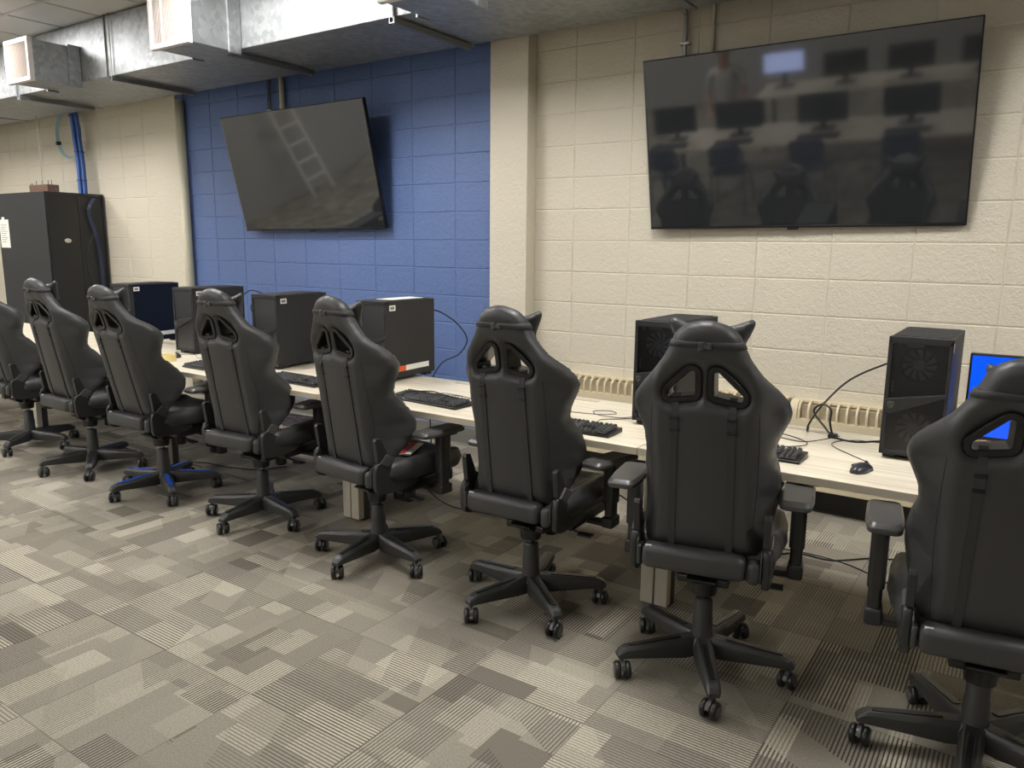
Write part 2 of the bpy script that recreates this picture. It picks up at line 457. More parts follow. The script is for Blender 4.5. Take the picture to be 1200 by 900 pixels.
cove('baseboard_left', XL, QX0, M['cove_black']); cove('baseboard_pillar', PX0, PX1, M['cove_black'], PY)

# conduit beside the pilaster and dark recess line
def pipe(name, pts, r, m, label, cat, group=None, clips=()):
    o = obj(name, tube(BM(), pts, r, 10), m, smooth=True); tag(o, label, cat, group)
    for c in clips:
        b = BM(); box(b, c[0]-.03, c[0]+.03, c[1]-.012, c[1]+.03, c[2]-.008, c[2]+.008)
        obj('conduit_clip', b, m, o, bevel=.003)
    return o
pipe('wall_conduit', [(-4.225, -.046, .14), (-4.225, -.046, 2.8)], .042, M['creampipe'], 'cream painted vertical pipe in the corner left of the blue wall', 'pipe', clips=[])
pipe('conduit', [(-2.957, -.03, 1.9), (-2.957, -.03, 2.95)], .012, M['conduit'], 'thin steel conduit above the tilted screen on the blue wall', 'pipe', clips=[(-2.957, -.03, 2.6)])
pipe('conduit', [(-2.80, -.03, 1.9), (-2.80, -.03, 2.95)], .021, M['creampipe'], 'thick cream conduit above the tilted screen on the blue wall', 'pipe', clips=[(-2.80, -.03, 2.62)])
pipe('conduit', spline([(.735, -.03, 2.2), (.735, -.03, 2.75), (.732, -.045, 2.83), (.70, -.10, 2.87), (.62, -.17, 2.88)], 4), .013, M['conduit'], 'steel conduit bent at the top, above the wide screen on the cream wall', 'pipe', clips=[(.735, -.03, 2.66)])
pipe('conduit', [(.895, -.018, 2.2), (.895, -.018, 3.25)], .012, M['cream'], 'cream painted conduit right of the bent steel one, above the wide screen', 'pipe')

# ------------------------------------------------------------------ duct
duct = thing('air_duct', 'long galvanised rectangular air duct running under the ceiling', 'duct', (0, -.57, 2.8))
DX0, DX1, DY0, DY1, DZ0, DZ1 = -8.55, 6.1, -.38, .38, 0, .455
seams = [-.69+1.545*i for i in range(-5, 5)]
edges = [DX0]+[s for s in seams if DX0 < s < DX1]+[DX1]
for a, b in zip(edges[:-1], edges[1:]):
    obj('duct_section', box(BM(), a+.003, b-.003, DY0, DY1, DZ0, DZ1), M['galv'], duct, bevel=.006)
for s in edges[1:-1]:
    obj('joint_flange', box(BM(), s-.004, s+.004, DY0-.014, DY1+.014, DZ0-.010, DZ1+.01), M['galv'], duct, bevel=.002)
def strut(x, label, y0=-.98, y1=-.24):
    t = thing('hanger_strut', label, 'strut', (x, 0, 2.78), 0, 'steel struts carrying the air duct')
    b = BM(); prism(b, [(-.02, -.022), (.02, -.022), (.02, .012), (.014, .012), (.014, -.016), (-.014, -.016), (-.014, .012), (-.02, .012)], 'y', y0, y1)
    obj('channel', b, M['strut'], t)
    for y in (y0+.015, y1-.02):
        obj('threaded_rod', tube(BM(), [(0, y, -.03), (0, y, .485)], .005, 8), M['conduit'], t)
    return t
strut(-.68, 'steel hanger strut under the duct right above the blue wall, beside the cream pillar')
strut(-2.18, 'steel hanger strut under the duct right of the nearer louvred grille')
strut(-3.70, 'steel hanger strut under the duct between the two louvred grilles')
strut(-5.25, 'farthest steel hanger strut under the duct, above the blue cable bundle', y1=-.3)

def diffuser(x0, x1, z0, z1, label, n=26):
    t = thing('supply_grille', label, 'vent', ((x0+x1)/2, -.95, 2.8), 0, 'supply grilles on the air duct')
    w = (x1-x0)/2; a, b = z0-2.8, z1-2.8
    obj('duct_collar', box(BM(), -w+.012, w-.012, -.385, .0-.002, a+.012, b-.012), M['galv'], t, bevel=.003)
    for s in (-1, 1):
        x0, x1 = sorted((s*(w-.012), s*(w+.004))); obj('collar_flange', box(BM(), x0, x1, -.10, -.004, a, b), M['galv'], t, bevel=.002)
    bm = BM(); f = .034
    box(bm, -w, w, -.41, -.37, a, a+f); box(bm, -w, w, -.41, -.37, b-f, b); box(bm, -w, -w+f, -.41, -.37, a+f, b-f); box(bm, w-f, w, -.41, -.37, a+f, b-f)
    obj('grille_frame', bm, M['diff'], t, bevel=.004)
    bm = BM(); W = 2*(w-f)
    for i in range(n):
        x = -w+f+W*(i+.5)/n
        box(bm, -.0012, .0012, -.011, .011, a+f, b-f, 0, Matrix.Translation((x, -.394, 0)) @ Matrix.Rotation(R(34), 4, 'Z'))
    for k in ((.3,) if n > 20 else ()): box(bm, -w+f+W*k-.004, -w+f+W*k+.004, -.406, -.385, a+f, b-f)
    obj('louvre_blades', bm, M['diffdk'], t)
    return t
diffuser(-2.515, -2.09, 2.76, 3.15, 'white louvred supply grille nearer the middle of the air duct')
diffuser(-4.58, -4.185, 2.75, 3.08, 'white louvred supply grille at the far left of the air duct', 18)
diffuser(-.43, -.01, 2.735, 3.12, 'grille box at the top edge, only its grey underside showing')

# ------------------------------------------------------------------ ceiling lights
def ceiling_light(x, y, label):
    t = thing('ceiling_light', label, 'light', (x, y, ZC), 0, 'recessed ceiling light panels')
    bm = BM(); w, l, f = .29, .59, .03
    for q in ((-w, w, -l, -l+f), (-w, w, l-f, l), (-w, -w+f, -l+f, l-f), (w-f, w, -l+f, l-f)): box(bm, *q, -.02, -.007)
    obj('light_frame', bm, M['diff'], t)
    obj('light_panel', box(BM(), -w+f, w-f, -l+f, l-f, -.016, -.008), M['lamp'], t)
    return t
for j, y in enumerate((-1.98, -5.58, -8.4)):
    for i, x in enumerate((-7.16, -4.76, -1.76, 1.24, 4.24)):
        if (i, j) in ((4, 1), (3, 1), (4, 2)): continue
        ceiling_light(x, y, 'square-edged white light panel, %s along the %s row of the ceiling' % (('leftmost', 'second', 'third', 'fourth', 'rightmost')[i], ('window-side', 'middle', 'rear')[j]))

# ------------------------------------------------------------------ screens
def tv(name, label, c, tilt, yaw, w, h, roll=0):
    t = thing(name, label, 'screen', c)
    t.rotation_euler = Matrix.Rotation(yaw, 3, 'Z').to_euler()
    rot = Matrix.Rotation(yaw, 4, 'Z') @ Matrix.Rotation(tilt, 4, 'X') @ Matrix.Rotation(-roll, 4, 'Y')
    t.rotation_euler = rot.to_euler()
    # local: front face looks to -y
    obj('screen_housing', box(BM(), -w/2, w/2, .001, .032, -h/2, h/2), M['tvframe'], t, bevel=.004)
    obj('screen_panel', box(BM(), -w/2+.007, w/2-.007, -.002, .002, -h/2+.016, h/2-.007), M['screen'], t)
    bm = BM(); box(bm, -w/2, w/2, -.004, .01, -h/2, -h/2+.013)
    obj('bottom_bezel', bm, M['tvframe'], t, bevel=.002)
    bm = BM(); box(bm, -w/2-.002, -w/2+.001, .0, .03, -h/2, h/2)
    obj('side_trim', bm, M['tvlight'], t)
    bm = BM(); rbox(bm, -.03, .03, -.003, .02, -h/2-.012, -h/2+.004, .004, 2); obj('sensor_pod', bm, M['plastic_dk'], t)
    bm = BM(); rbox(bm, -w*.32, w*.32, .03, .06, -h*.34, h*.22, .008, 2); obj('rear_housing', bm, M['plastic'], t)
    return t, rot
def mount(c, rot, depth, label):
    t = thing('screen_bracket', label, 'bracket', (c[0], 0, c[2]))
    b = BM(); box(b, -.32, .32, -.012, 0, -.2, .2); obj('bracket_plate', b, M['leg_side'], t, bevel=.003)
    for s in (-1, 1):
        b = BM(); top = rot @ Vector((s*.22, .062, .16)); lo = rot @ Vector((s*.22, .062, -.16))
        tube(b, [(s*.22, -.01, .12), (top.x, c[1]+top.y, top.z)], .012, 6); tube(b, [(s*.22, -.01, -.15), (lo.x, c[1]+lo.y, lo.z)], .012, 6)
        obj('mount_arm', b, M['leg_side'], t)
    return t
W75, H75 = 1.67, .955
tr, rotr = tv('wide_television', 'large black television tilted down on the cream wall', (1.422, -.150, 2.075), .21, .023, W75, H75, .008)
tl, rotl = tv('tilted_television', 'large black television tilted down on the blue wall', (-2.444, -.186, 2.071), .225, .005, W75, H75, .008)
mount((1.422, -.150, 2.075), rotr, .1, 'dark steel bracket behind the television on the cream wall')
mount((-2.444, -.186, 2.071), rotl, .1, 'dark steel bracket behind the television on the blue wall')

# ------------------------------------------------------------------ radiator
def radiator(x0, x1, label):
    t = thing('radiator_cover', label, 'radiator', (x0, 0, 0), 0, 'cream finned wall radiators')
    L = x1-x0; zt, zs0, D = .652, .556, .125
    prof = [(0, .27), (-D, .27), (-D, zs0)]
    arc = [(-D+.055*(1-math.cos(a)), zt-.055+.055*math.sin(a)) for a in [R(q) for q in range(0, 91, 15)]]
    b = BM(); prism(b, [(-.002, .155), (-D, .155), (-D, zs0), (-.002, zs0)], 'x', 0, L); obj('lower_panel', b, M['rad'], t, bevel=.003)
    b = BM(); box(b, .005, L-.005, -D+.035, -.004, zs0, zt-.02); obj('fin_core', b, M['radslot'], t)
    b = BM()
    n = int(L/.0495); p = L/n
    for i in range(n+1):
        w = .0055 if 0 < i < n else .02
        x = min(max(i*p, w), L-w)
        outer = [(-D-.001, zs0-.004)]+[(a-.001, z+.001) for a, z in arc]+[(-.05, zt+.001)]
        inner = [(-.05, zt-.014)]+[(a+.012, z-.012) for a, z in arc[::-1]]+[(-D+.012, zs0-.004)]
        prism(b, outer+inner, 'x', x-w, x+w)
    box(b, 0, L, -.05, 0, zt-.014, zt)
    obj('front_grille', b, M['rad'], t)
    return t
radiator(-.02, 1.47, 'cream slotted radiator cover on the wall left of the joint, behind the desks')
radiator(1.50, 3.30, 'cream slotted radiator cover on the wall behind the rightmost computer')

# ------------------------------------------------------------------ desks
DT, DYF, DYB = .74, -1.885, -1.135
def desk(x0, x1, label):
    t = thing('computer_desk', label, 'desk', ((x0+x1)/2, (DYF+DYB)/2, 0), 0, 'pale laminate computer desks along the wall')
    w = (x1-x0)/2-.002; d = (DYB-DYF)/2
    o = obj('desktop', box(BM(), -w, w, -d, d, DT-.030, DT), M['lam'], t, bevel=.002)
    b = BM(); box(b, -w, w, -d-.0015, -d+.001, DT-.029, DT-.001); obj('edge_band', b, M['edge'], t)
    for s in (-1, 1):
        l = BM(); xa = s*(w-.030)
        box(l, xa-.0285, xa+.0285, -d+.215, -d+.255, .012, DT-.03); obj('leg', l, M['leg_front'], t, bevel=.003)
        l = BM(); box(l, xa-.028, xa+.028, -d+.2555, -d+.30, .0, DT-.03); obj('leg_shaded_side', l, M['leg_side'], t, bevel=.002)  # rear part of the front leg, coloured dark for its shaded side
        l = BM(); box(l, xa-.03, xa+.03, d-.13, d-.07, .0, DT-.03); obj('leg', l, M['leg_side'], t, bevel=.003)
        l = BM(); box(l, xa-.02, xa+.02, -d+.31, d-.14, DT-.085, DT-.031); obj('cross_rail', l, M['leg_side'], t, bevel=.002)
    b = BM(); prism(b, arc_poly([(.18, d-.075), (.36, d-.075), (.36, d-.03), (.18, d-.03)], .01), 'z', DT-.001, DT+.0015); obj('cable_grommet', b, M['edge'], t)
    b = BM(); prism(b, arc_poly([(-.54, d-.075), (-.36, d-.075), (-.36, d-.03), (-.54, d-.03)], .01), 'z', DT-.001, DT+.0015); obj('cable_grommet', b, M['edge'], t)
    return t
desk(1.385, 3.20, 'pale wood desk under the rightmost computer with the blue lit monitor')
desk(-.405, 1.385, 'pale wood desk between the cream pillar and the wide screen')
desk(-2.205, -.405, 'pale wood desk in front of the blue wall, right of the yellow tape')
desk(-4.005, -2.205, 'pale wood desk holding the farthest computer, left of the blue wall centre')
desk(-5.55, -4.005, 'farthest pale wood desk, in front of the black rack')

# ------------------------------------------------------------------ gaming chair
WT = interp([(.50,.188),(.515,.196),(.54,.203),(.60,.218),(.67,.230),(.73,.232),(.79,.224),(.84,.213),(.88,.217),(.92,.234),(.96,.252),(.985,.256),(1.02,.246),(1.06,.215),(1.11,.170),(1.16,.134),(1.205,.112),(1.235,.100),(1.258,.078),(1.272,.045),(1.278,.015)])
K = .144
def rear(z): return -.17-(z-.5)*K
def sstep(a, b, x): t = np.clip((x-a)/(b-a), 0, 1); return t*t*(3-2*t)
TT = interp([(.5,.035),(.56,.047),(.9,.05),(1.1,.043),(1.2,.042),(1.28,.036)])
FWD = interp([(.5,.03),(.56,.09),(.63,.165),(.70,.180),(.79,.140),(.86,.095),(.92,.088),(.98,.095),(1.04,.075),(1.10,.045),(1.16,.015),(1.2,.0),(1.28,.0)])
def midf(x, z):
    m = rear(z)+TT(z)+.004
    ax = np.abs(x)
    m = m+FWD(z)*sstep(.135, .235, ax)
    m = m-.008*sstep(.15, 0, ax)*sstep(.5, .6, z)            # slight belly of the rear panel
    # soft recess around the two openings
    return m+.012*np.exp(-((ax-.068)/.075)**4-((z-1.07)/.062)**4)
def halff(x, z): return TT(z)-.006*np.exp(-((np.abs(x)-.068)/.075)**4-((z-1.07)/.062)**4)
zz = list(np.linspace(.5, 1.278, 90))
outline = [(float(WT(z)), z) for z in zz]+[(-float(WT(z)), z) for z in zz[::-1]]
HOLE = [(.030, 1.112), (.030, 1.045), (.112, 1.030), (.112, 1.052), (.040, 1.116)]
HOLE = [(.028, 1.116), (.028, 1.046), (.105, 1.030), (.114, 1.036), (.114, 1.050), (.038, 1.118)]
HOLE = [(.029, 1.120), (.029, 1.043), (.116, 1.028), (.116, 1.048), (.042, 1.120)]
holeR = arc_poly(HOLE, .008, .004); holeL = [(-a, b) for a, b in holeR][::-1]

def make_chair():
    t = thing('gaming_chair', 'x', 'chair', (0, 0, 0), 0, 'black racing-style gaming chairs along the desks')
    # --- backrest
    bm = BM(); pillow(bm, outline, [holeR, holeL], .0095, midf, halff, .045, lambda u, v, d: (u, d, v))
    back = obj('backrest', bm, M['pu'], t, smooth=True)
    # stitched seam lines on the rear (thin raised piping), follows panel edge
    for s in (-1, 1):
        pts = []
        for z in np.linspace(.53, 1.0, 26):
            x = .158+.012*math.sin((z-.53)*5)
            pts.append((s*x, float(midf(np.array([x]), z)[0]-halff(np.array([x]), z)[0])+.0004, float(z)))
        obj('seam_piping', tube(BM(), pts, .0016, 5), M['pu2'], back, smooth=True)
    for s in (-1, 1):
        inner = arc_poly(HOLE, .008, 0); outer = arc_poly(HOLE, .008, .0205)
        n = len(inner); bm = BM()
        def P(q, d):
            x, z = q; return (s*x, float(midf(np.array([abs(x)]), z)[0])+d, z)
        deps = [(inner, .050), (inner, -.0385), (arc_poly(HOLE, .008, .003), -.0425), (arc_poly(HOLE, .008, .0175), -.0415), (outer, -.037), (outer, .045)]
        rings = [[bm.verts.new(P(q, d)) for q in poly] for poly, d in deps]
        rings.append(rings[0])
        for a, b in zip(rings[:-1], rings[1:]):
            for i in range(n): bm.faces.new((a[i], a[(i+1) % n], b[(i+1) % n], b[i]))
        obj('opening_frame', bm, M['plastic_dk'], back, smooth=False)
    # --- vertical straps down the rear with slider buckles
    for s in (-1, 1):
        bm = BM(); N = 24; L = []
        for i in range(N+1):
            z = 1.040-(1.040-.508)*i/N; x = .088+.006*(i/N)
            y = float(midf(np.array([x]), z)[0]-halff(np.array([x]), z)[0])
            if i < 3: y += .004*(3-i)
            L.append([bm.verts.new((s*x+dx, y+dy, z)) for dx, dy in ((-.011, .004), (-.011, -.0045), (.011, -.0045), (.011, .004))])
        for a, b in zip(L[:-1], L[1:]):
            for i in range(4): bm.faces.new((a[i], a[(i+1) % 4], b[(i+1) % 4], b[i]))
        bm.faces.new(L[0]); bm.faces.new(L[-1][::-1])
        st = obj('lumbar_strap', bm, M['strap'], t)
        for z in ((.972, .930) if s > 0 else (.965, .925)):
            bm = BM()
            y = float(midf(np.array([.09]), z)[0]-halff(np.array([.09]), z)[0])
            box(bm, s*.089-.0145, s*.089+.0145, y-.009, y+.002, z-.006, z+.004)
            obj('strap_slider', bm, M['plastic_dk'], st, bevel=.0015)
    # --- headrest strap
    z0 = 1.205; bm = BM(); L = []
    xs_ = [math.sin(math.pi/2*q) for q in np.linspace(-1, 1, 25)]
    for side, seq in ((-1, xs_), (1, xs_[::-1][1:-1])):
        for q in seq:
            ring = []
            for dz, off in ((-.011, .0), (-.010, .0035), (.010, .0035), (.011, .0)):
                z_ = z0+dz; w_ = float(WT(z_))+off; x = q*w_
                d_ = min(1, (w_-abs(x))/.045); h_ = (float(TT(z_))+off)*math.sqrt(max(0, 1-(1-d_)**2))
                ring.append(bm.verts.new((x, float(midf(np.array([x]), z_)[0])+side*h_, z_)))
            L.append(ring)
    N = len(L)
    for i in range(N):
        a, b = L[i], L[(i+1) % N]
        for j in range(4): bm.faces.new((a[j], a[(j+1) % 4], b[(j+1) % 4], b[j]))
    hs = obj('headrest_strap', bm, M['strap'], t, smooth=True)
    yb = rear(z0)-.006
    bm = BM(); rbox(bm, -.020, -.004, yb-.010, yb+.004, z0-.016, z0+.010, .003, 2); rbox(bm, .007, .020, yb-.010, yb+.004, z0-.013, z0+.007, .003, 2)
    prism(bm, [(-.006, z0+.006), (.010, z0-.002), (.010, z0-.006), (-.006, z0-.012)], 'y', yb-.008, yb-.001)
    obj('strap_buckle', bm, M['plastic_grey'], hs)
    # --- head pillow on the front, corners stick out
    pil = [(-.134,1.268),(-.124,1.280),(-.10,1.272),(-.06,1.258),(0,1.252),(.06,1.258),(.10,1.272),(.124,1.280),(.134,1.268),(.124,1.240),(.108,1.205),(.102,1.185),(.106,1.168),(.098,1.155),(.08,1.156),(0,1.162),(-.08,1.156),(-.098,1.155),(-.106,1.168),(-.102,1.185),(-.108,1.205),(-.124,1.240)]
    sm = spline([(a, b, 0) for a, b in pil+pil[:1]], 3)[:-1]; poly = [(p.x, p.y) for p in sm]
    bm = BM(); pillow(bm, poly, [], .010, lambda x, z: rear(z)+.106+0*x, lambda x, z: .022+0*x, .045, lambda u, v, d: (u, d, v))
    obj('head_pillow', bm, M['pu'], t, smooth=True)
    # --- seat
    sp = arc_poly([(-.235, -.150), (.235, -.150), (.262, .08), (.245, .365), (-.245, .365), (-.262, .08)], .07, 0, 6)
    def smid(x, y): return .466+.022*sstep(.15, .235, np.abs(x))-.006*sstep(.25, .36, y)+0*x
    def shalf(x, y): return .054-.012*sstep(.17, .13, np.abs(x))*sstep(.33, .22, y)
    bm = BM(); pillow(bm, sp, [], .013, smid, shalf, .05, lambda u, v, d: (u, v, d))
    seat = obj('seat', bm, M['pu'], t, smooth=True)
    for s in (-1, 1):
        pts = [(s*.165, y, float(smid(np.array([.165]), y)[0]+shalf(np.array([.165]), y)[0])-.0005) for y in np.linspace(-.12, .30, 12)]
        obj('seam_piping', tube(BM(), pts, .002, 5), M['pu2'], seat, smooth=True)
    bm = BM(); rbox(bm, -.215, .215, -.04, .30, .368, .43, .014, 2); obj('seat_pan', bm, M['plastic_dk'], t)
    # --- rear lower cushion
    bm = BM(); rbox(bm, -.183, .152, -.222, -.147, .436, .517, .022, 4); cu = obj('lower_cushion', bm, M['pu'], t, smooth=True)
    bm = BM(); rbox(bm, .156, .200, -.212, -.150, .430, .508, .018, 3); obj('cushion_end', bm, M['pu'], t, smooth=True)
    bm = BM(); rbox(bm, -.203, -.186, -.208, -.152, .440, .510, .008, 3); obj('cushion_end', bm, M['pu'], t, smooth=True)
    bm = BM(); box(bm, -.172, -.150, -.2105, -.2065, .509, .517); obj('care_tag', bm, M['white'], cu)
    cu.children[0]['label'] = 'small white care tag'
    # --- hinge brackets
    for s in (-1, 1):
        pts = [(-.197, .440), (-.200, .515), (-.186, .545), (-.160, .553), (-.120, .522), (-.050, .488), (.045, .450), (.06, .425), (.03, .405), (-.06, .396), (-.155, .402), (-.188, .415)]
        bm = BM(); x0, x1 = sorted((s*.202, s*.228)); prism(bm, pts, 'x', x0, x1)
        h = obj('hinge_cover', bm, M['plastic'], t, bevel=.007)
        bm = BM(); x0, x1 = sorted((s*.198, s*.202)); prism(bm, [(-.204, .45), (-.204, .525), (-.172, .54), (-.172, .44)], 'x', x0, x1); obj('slot_plate', bm, M['plastic_grey'], h)
        bm = BM(); pts = [(-.178, .550), (-.192, .650), (-.184, .662), (-.158, .658), (-.125, .59), (-.120, .548)]
        x0, x1 = sorted((s*.200, s*.222)); prism(bm, pts, 'x', x0, x1); obj('back_bracket', bm, M['plastic'], t, bevel=.003)
        # wedge cap
        bm = BM(); x0, x1 = sorted((s*.204, s*.231)); prism(bm, [(-.172, .548), (-.132, .583), (-.084, .558), (-.122, .518)], 'x', x0, x1); obj('bracket_cap', bm, M['plastic_grey'], t, bevel=.004)
    # --- armrests
    for s in (-1, 1):
        bm = BM(); xc = s*.292
        prism(bm, arc_poly([(xc-.026, .115), (xc+.026, .115), (xc+.026, .185), (xc-.026, .185)], .016), 'z', .455, .632)
        prism(bm, arc_poly([(xc-.021, .122), (xc+.021, .122), (xc+.021, .178), (xc-.021, .178)], .014), 'z', .385, .46)
        rbox(bm, xc-.027, xc+.027, .110, .190, .352, .400, .010, 2)
        x0, x1 = sorted((s*.12, s*.27)); rbox(bm, x0, x1, .125, .175, .352, .372, .005, 2)
        a = obj('armrest', bm, M['plastic'], t, bevel=.003)
        bm = BM(); rbox(bm, xc-.030, xc+.030, .08, .22, .628, .642, .004, 2); obj('pad_plate', bm, M['plastic_dk'], a)
        out = arc_poly([(-.042, -.005), (.042, -.005), (.049, .10), (.046, .262), (-.046, .262), (-.049, .10)], .022)
        bm = BM(); rings = []
        for k, ky, z in ((.94, .97, -.025), (1.0, 1.0, -.020), (1.0, 1.0, -.010), (.86, .90, .001), (.78, .86, .0025)):
            rings.append([bm.verts.new((x*1.12*k, (y-.128)*ky, z)) for x, y in out])
        for p, q in zip(rings[:-1], rings[1:]):
            for i in range(len(out)): bm.faces.new((p[i], p[(i+1) % len(out)], q[(i+1) % len(out)], q[i]))
        bm.faces.new(rings[0][::-1]); bm.faces.new(rings[-1])
        obj('arm_pad', bm, M['plastic_grey'], a, smooth=False, bevel=.002).location = (xc-s*.006, .128, .665)
    # --- mechanism
    bm = BM(); rbox(bm, -.09, .09, -.06, .17, .338, .369, .008, 2); lathe(bm, [(.030, .0), (.043, .004), (.046, .03), (.052, .06), (.055, .085)], (0, -.005, .288), 24)
    prism(bm, [(-.065, .345), (-.10, .365), (-.10, .372), (-.03, .372), (-.03, .335)], 'x', -.05, .05)
    mech = obj('tilt_mechanism', bm, M['plastic_dk'], t)
    bm = BM(); lathe(bm, [(.024, -.045), (.031, -.040), (.031, .0), (.02, .02)], (.035, .105, .325), 16); obj('tension_knob', bm, M['plastic_dk'], mech, smooth=True)
    bm = BM(); tube(bm, spline([(.08, .045, .352), (.15, .05, .345), (.215, .045, .336)], 4), .005, 8); rbox(bm, .20, .262, .022, .064, .330, .341, .005, 2)
    obj('tilt_lever', bm, M['plastic_dk'], mech)
    bm = BM(); lathe(bm, [(.004, -.006), (.008, -.004), (.008, .003), (.004, .004)], (0, 0, 0), 12, Matrix.Translation((.0, -.062, .352)) @ Matrix.Rotation(R(90), 4, 'X')); obj('bolt_head', bm, M['chrome'], mech)
    # --- gas column
    bm = BM(); lathe(bm, [(.040, .085), (.040, .13), (.036, .14), (.035, .20), (.033, .205), (.032, .262), (.028, .270)], (0, 0, 0), 24)
    col = obj('gas_column', bm, M['base_nylon'], t, smooth=True)
    bm = BM(); lathe(bm, [(.0145, .265), (.0145, .30)], (0, 0, 0), 16); obj('lift_piston', bm, M['chrome'], col, smooth=True)
    return t
def add_base(t, phase, trim, seed):
    """five-star base with casters; phase is the direction of the first arm"""
    rnd = random.Random(seed); view_a = math.atan2(-4.53-t.location.y, 2.59-t.location.x)
    bm = BM(); lathe(bm, [(.040, .062), (.055, .068), (.058, .105), (.046, .124), (.036, .130)], (0, 0, 0), 30)
    st = [(.030, .030, .060, .130), (.075, .034, .058, .128), (.16, .030, .064, .122), (.25, .0265, .070, .115), (.288, .025, .072, .112), (.308, .023, .072, .102), (.320, .018, .074, .088)]
    for k in range(5):
        a = phase+k*2*math.pi/5; d = Vector((math.cos(a), math.sin(a), 0)); e = Vector((-d.y, d.x, 0)); rings = []
        for r_, w, zb, zt in st:
            h = zt-zb
            rings.append([bm.verts.new(d*r_+e*u+Vector((0, 0, z))) for u, z in ((-w, zb+.2*h), (-w*.93, zb), (w*.93, zb), (w, zb+.2*h), (w*.98, zt-.25*h), (w*.62, zt), (-w*.62, zt), (-w*.98, zt-.25*h))])
        for p, q in zip(rings[:-1], rings[1:]):
            for i in range(8): bm.faces.new((p[i], p[(i+1) % 8], q[(i+1) % 8], q[i]))
        bm.faces.new(rings[0][::-1]); bm.faces.new(rings[-1])
    base = obj('star_base', bm, M['base_nylon'], t, bevel=.002)
    for k in range(5):
        a = phase+k*2*math.pi/5; rot = Matrix.Rotation(a, 4, 'Z')
        bm = BM(); rings = []
        for r_, w, z in ((.085, .011, .1275), (.16, .0115, .1222), (.25, .011, .1152), (.278, .009, .1131)):
            rings.append([bm.verts.new(rot @ Vector((r_, u, z+dz))) for u, dz in ((-w, -.004), (-w, .0022), (-w*.7, .0034), (w*.7, .0034), (w, .0022), (w, -.004))])
        for p, q in zip(rings[:-1], rings[1:]):
            for i in range(6): bm.faces.new((p[i], p[(i+1) % 6], q[(i+1) % 6], q[i]))
        bm.faces.new(rings[0][::-1]); bm.faces.new(rings[-1])
        ins = obj('arm_insert', bm, trim, base)
        if trim is M['blue_trim']: ins['label'] = 'bright blue inlay strip'
        # caster
        sw = view_a-t.rotation_euler.z+rnd.uniform(-.55, .55)+(math.pi if rnd.random() < .4 else 0)
        c = Vector((math.cos(a), math.sin(a), 0))*.302
        f = Vector((math.cos(sw), math.sin(sw), 0)); tr_ = Matrix.Translation(c+f*.016)@Matrix.Rotation(sw, 4, 'Z')
        bm = BM()
        tube(bm, [c+Vector((0, 0, .055)), c+Vector((0, 0, .082))], .008, 10)
        hood = [(-.030, .034), (-.026, .052), (-.012, .0635), (.006, .0645), (.022, .056), (.030, .040), (.018, .036), (-.018, .030)]
        q0 = len(bm.verts); prism(bm, hood, 'y', -.0075, .0075); bm.verts.ensure_lookup_table()
        for v in bm.verts[q0:]: v.co = tr_ @ v.co
        ca = obj('caster', bm, M['plastic_grey'], t, bevel=.0015)
        for s in (-1, 1):
            bm = BM(); m_ = tr_ @ Matrix.Translation((0, s*.018, .0315)) @ Matrix.Rotation(R(90), 4, 'X')
            lathe(bm, [(.010, -.0105*s if 0 else -.0105), (.024, -.0105), (.030, -.007), (.0315, 0), (.030, .007), (.024, .0105), (.010, .0105)], (0, 0, 0), 22, m_)
            w_ = obj('wheel', bm, M['plastic_dk'], ca, smooth=True)
            bm = BM(); m2 = tr_ @ Matrix.Translation((0, s*.0285, .0315)) @ Matrix.Rotation(R(90), 4, 'X')
            lathe(bm, [(.018, -.0012), (.019, 0), (.018, .0012)], (0, 0, 0), 16, m2)
            # hub cap merged as same mesh slot: keep within caster wheel
            me = bpy.data.meshes.new('t'); bm.to_mesh(me); bm.free()
            b2 = bmesh.new(); b2.from_mesh(w_.data); n0 = len(b2.faces); b2.from_mesh(me); b2.faces.ensure_lookup_table()
            for f_ in b2.faces[n0:]: f_.material_index = 1
            b2.to_mesh(w_.data); b2.free(); bpy.data.meshes.remove(me); w_.data.materials.append(M['hood_grey'])
proto = make_chair()
spots = [
    (1.720, -2.005, 11, 10, 'gaming chair with both pillow corners above its head, facing the desk under the wide screen', 0),
    (2.570, -2.040, 9, 54, 'nearest gaming chair, cut off by the right edge, blue screen showing through its opening', 0),
    (.935, -1.925, 2, 34, 'gaming chair whose head stands before the cream pillar', 0),
    (.075, -1.950, -6, 60, 'gaming chair before the blue wall with a red and white booklet on its seat', 0),
    (-.834, -1.910, 5.5, 64, 'gaming chair holding a colourful comic magazine on its seat', 0),
    (-1.690, -1.970, 2, 48, 'gaming chair with blue inlays on the star base', 1),
    (-2.530, -1.960, 0, 40, 'gaming chair in front of the black rack, left of the one with blue base inlays', 0),
    (-3.450, -1.940, 2, 20, 'farthest gaming chair, cut off by the left edge', 0)]
chairs = []
for i, (x, y, a, ph, lab, bl) in enumerate(spots):
    c = proto if i == 0 else copy_tree(proto)
    c.location = (x, y, 0); c.rotation_euler = (0, 0, R(a)); c['label'] = lab; chairs.append(c)
for c, dz in zip(chairs, (0, -.035, -.022, -.022, -.025, -.022, -.018, -.02)):
    for ch in c.children:
        if ch.name.startswith('head_pillow'): ch.location.z = dz; ch.location.y = -dz*.1
def kids(c, nm): return [o for o in c.children if o.name.split('.')[0] == nm]
for arm in kids(chairs[1], 'armrest'): arm.scale.z = 1.196; arm.location.z = -.069; arm.location.y = -.03
for arm in kids(chairs[0], 'armrest'):
    arm.scale.z = 1.11; arm.location.z = -.039; arm.location.y = -.03
    for ch in arm.children: ch.location.y -= .10 if ch.name.startswith('arm_pad') else .07
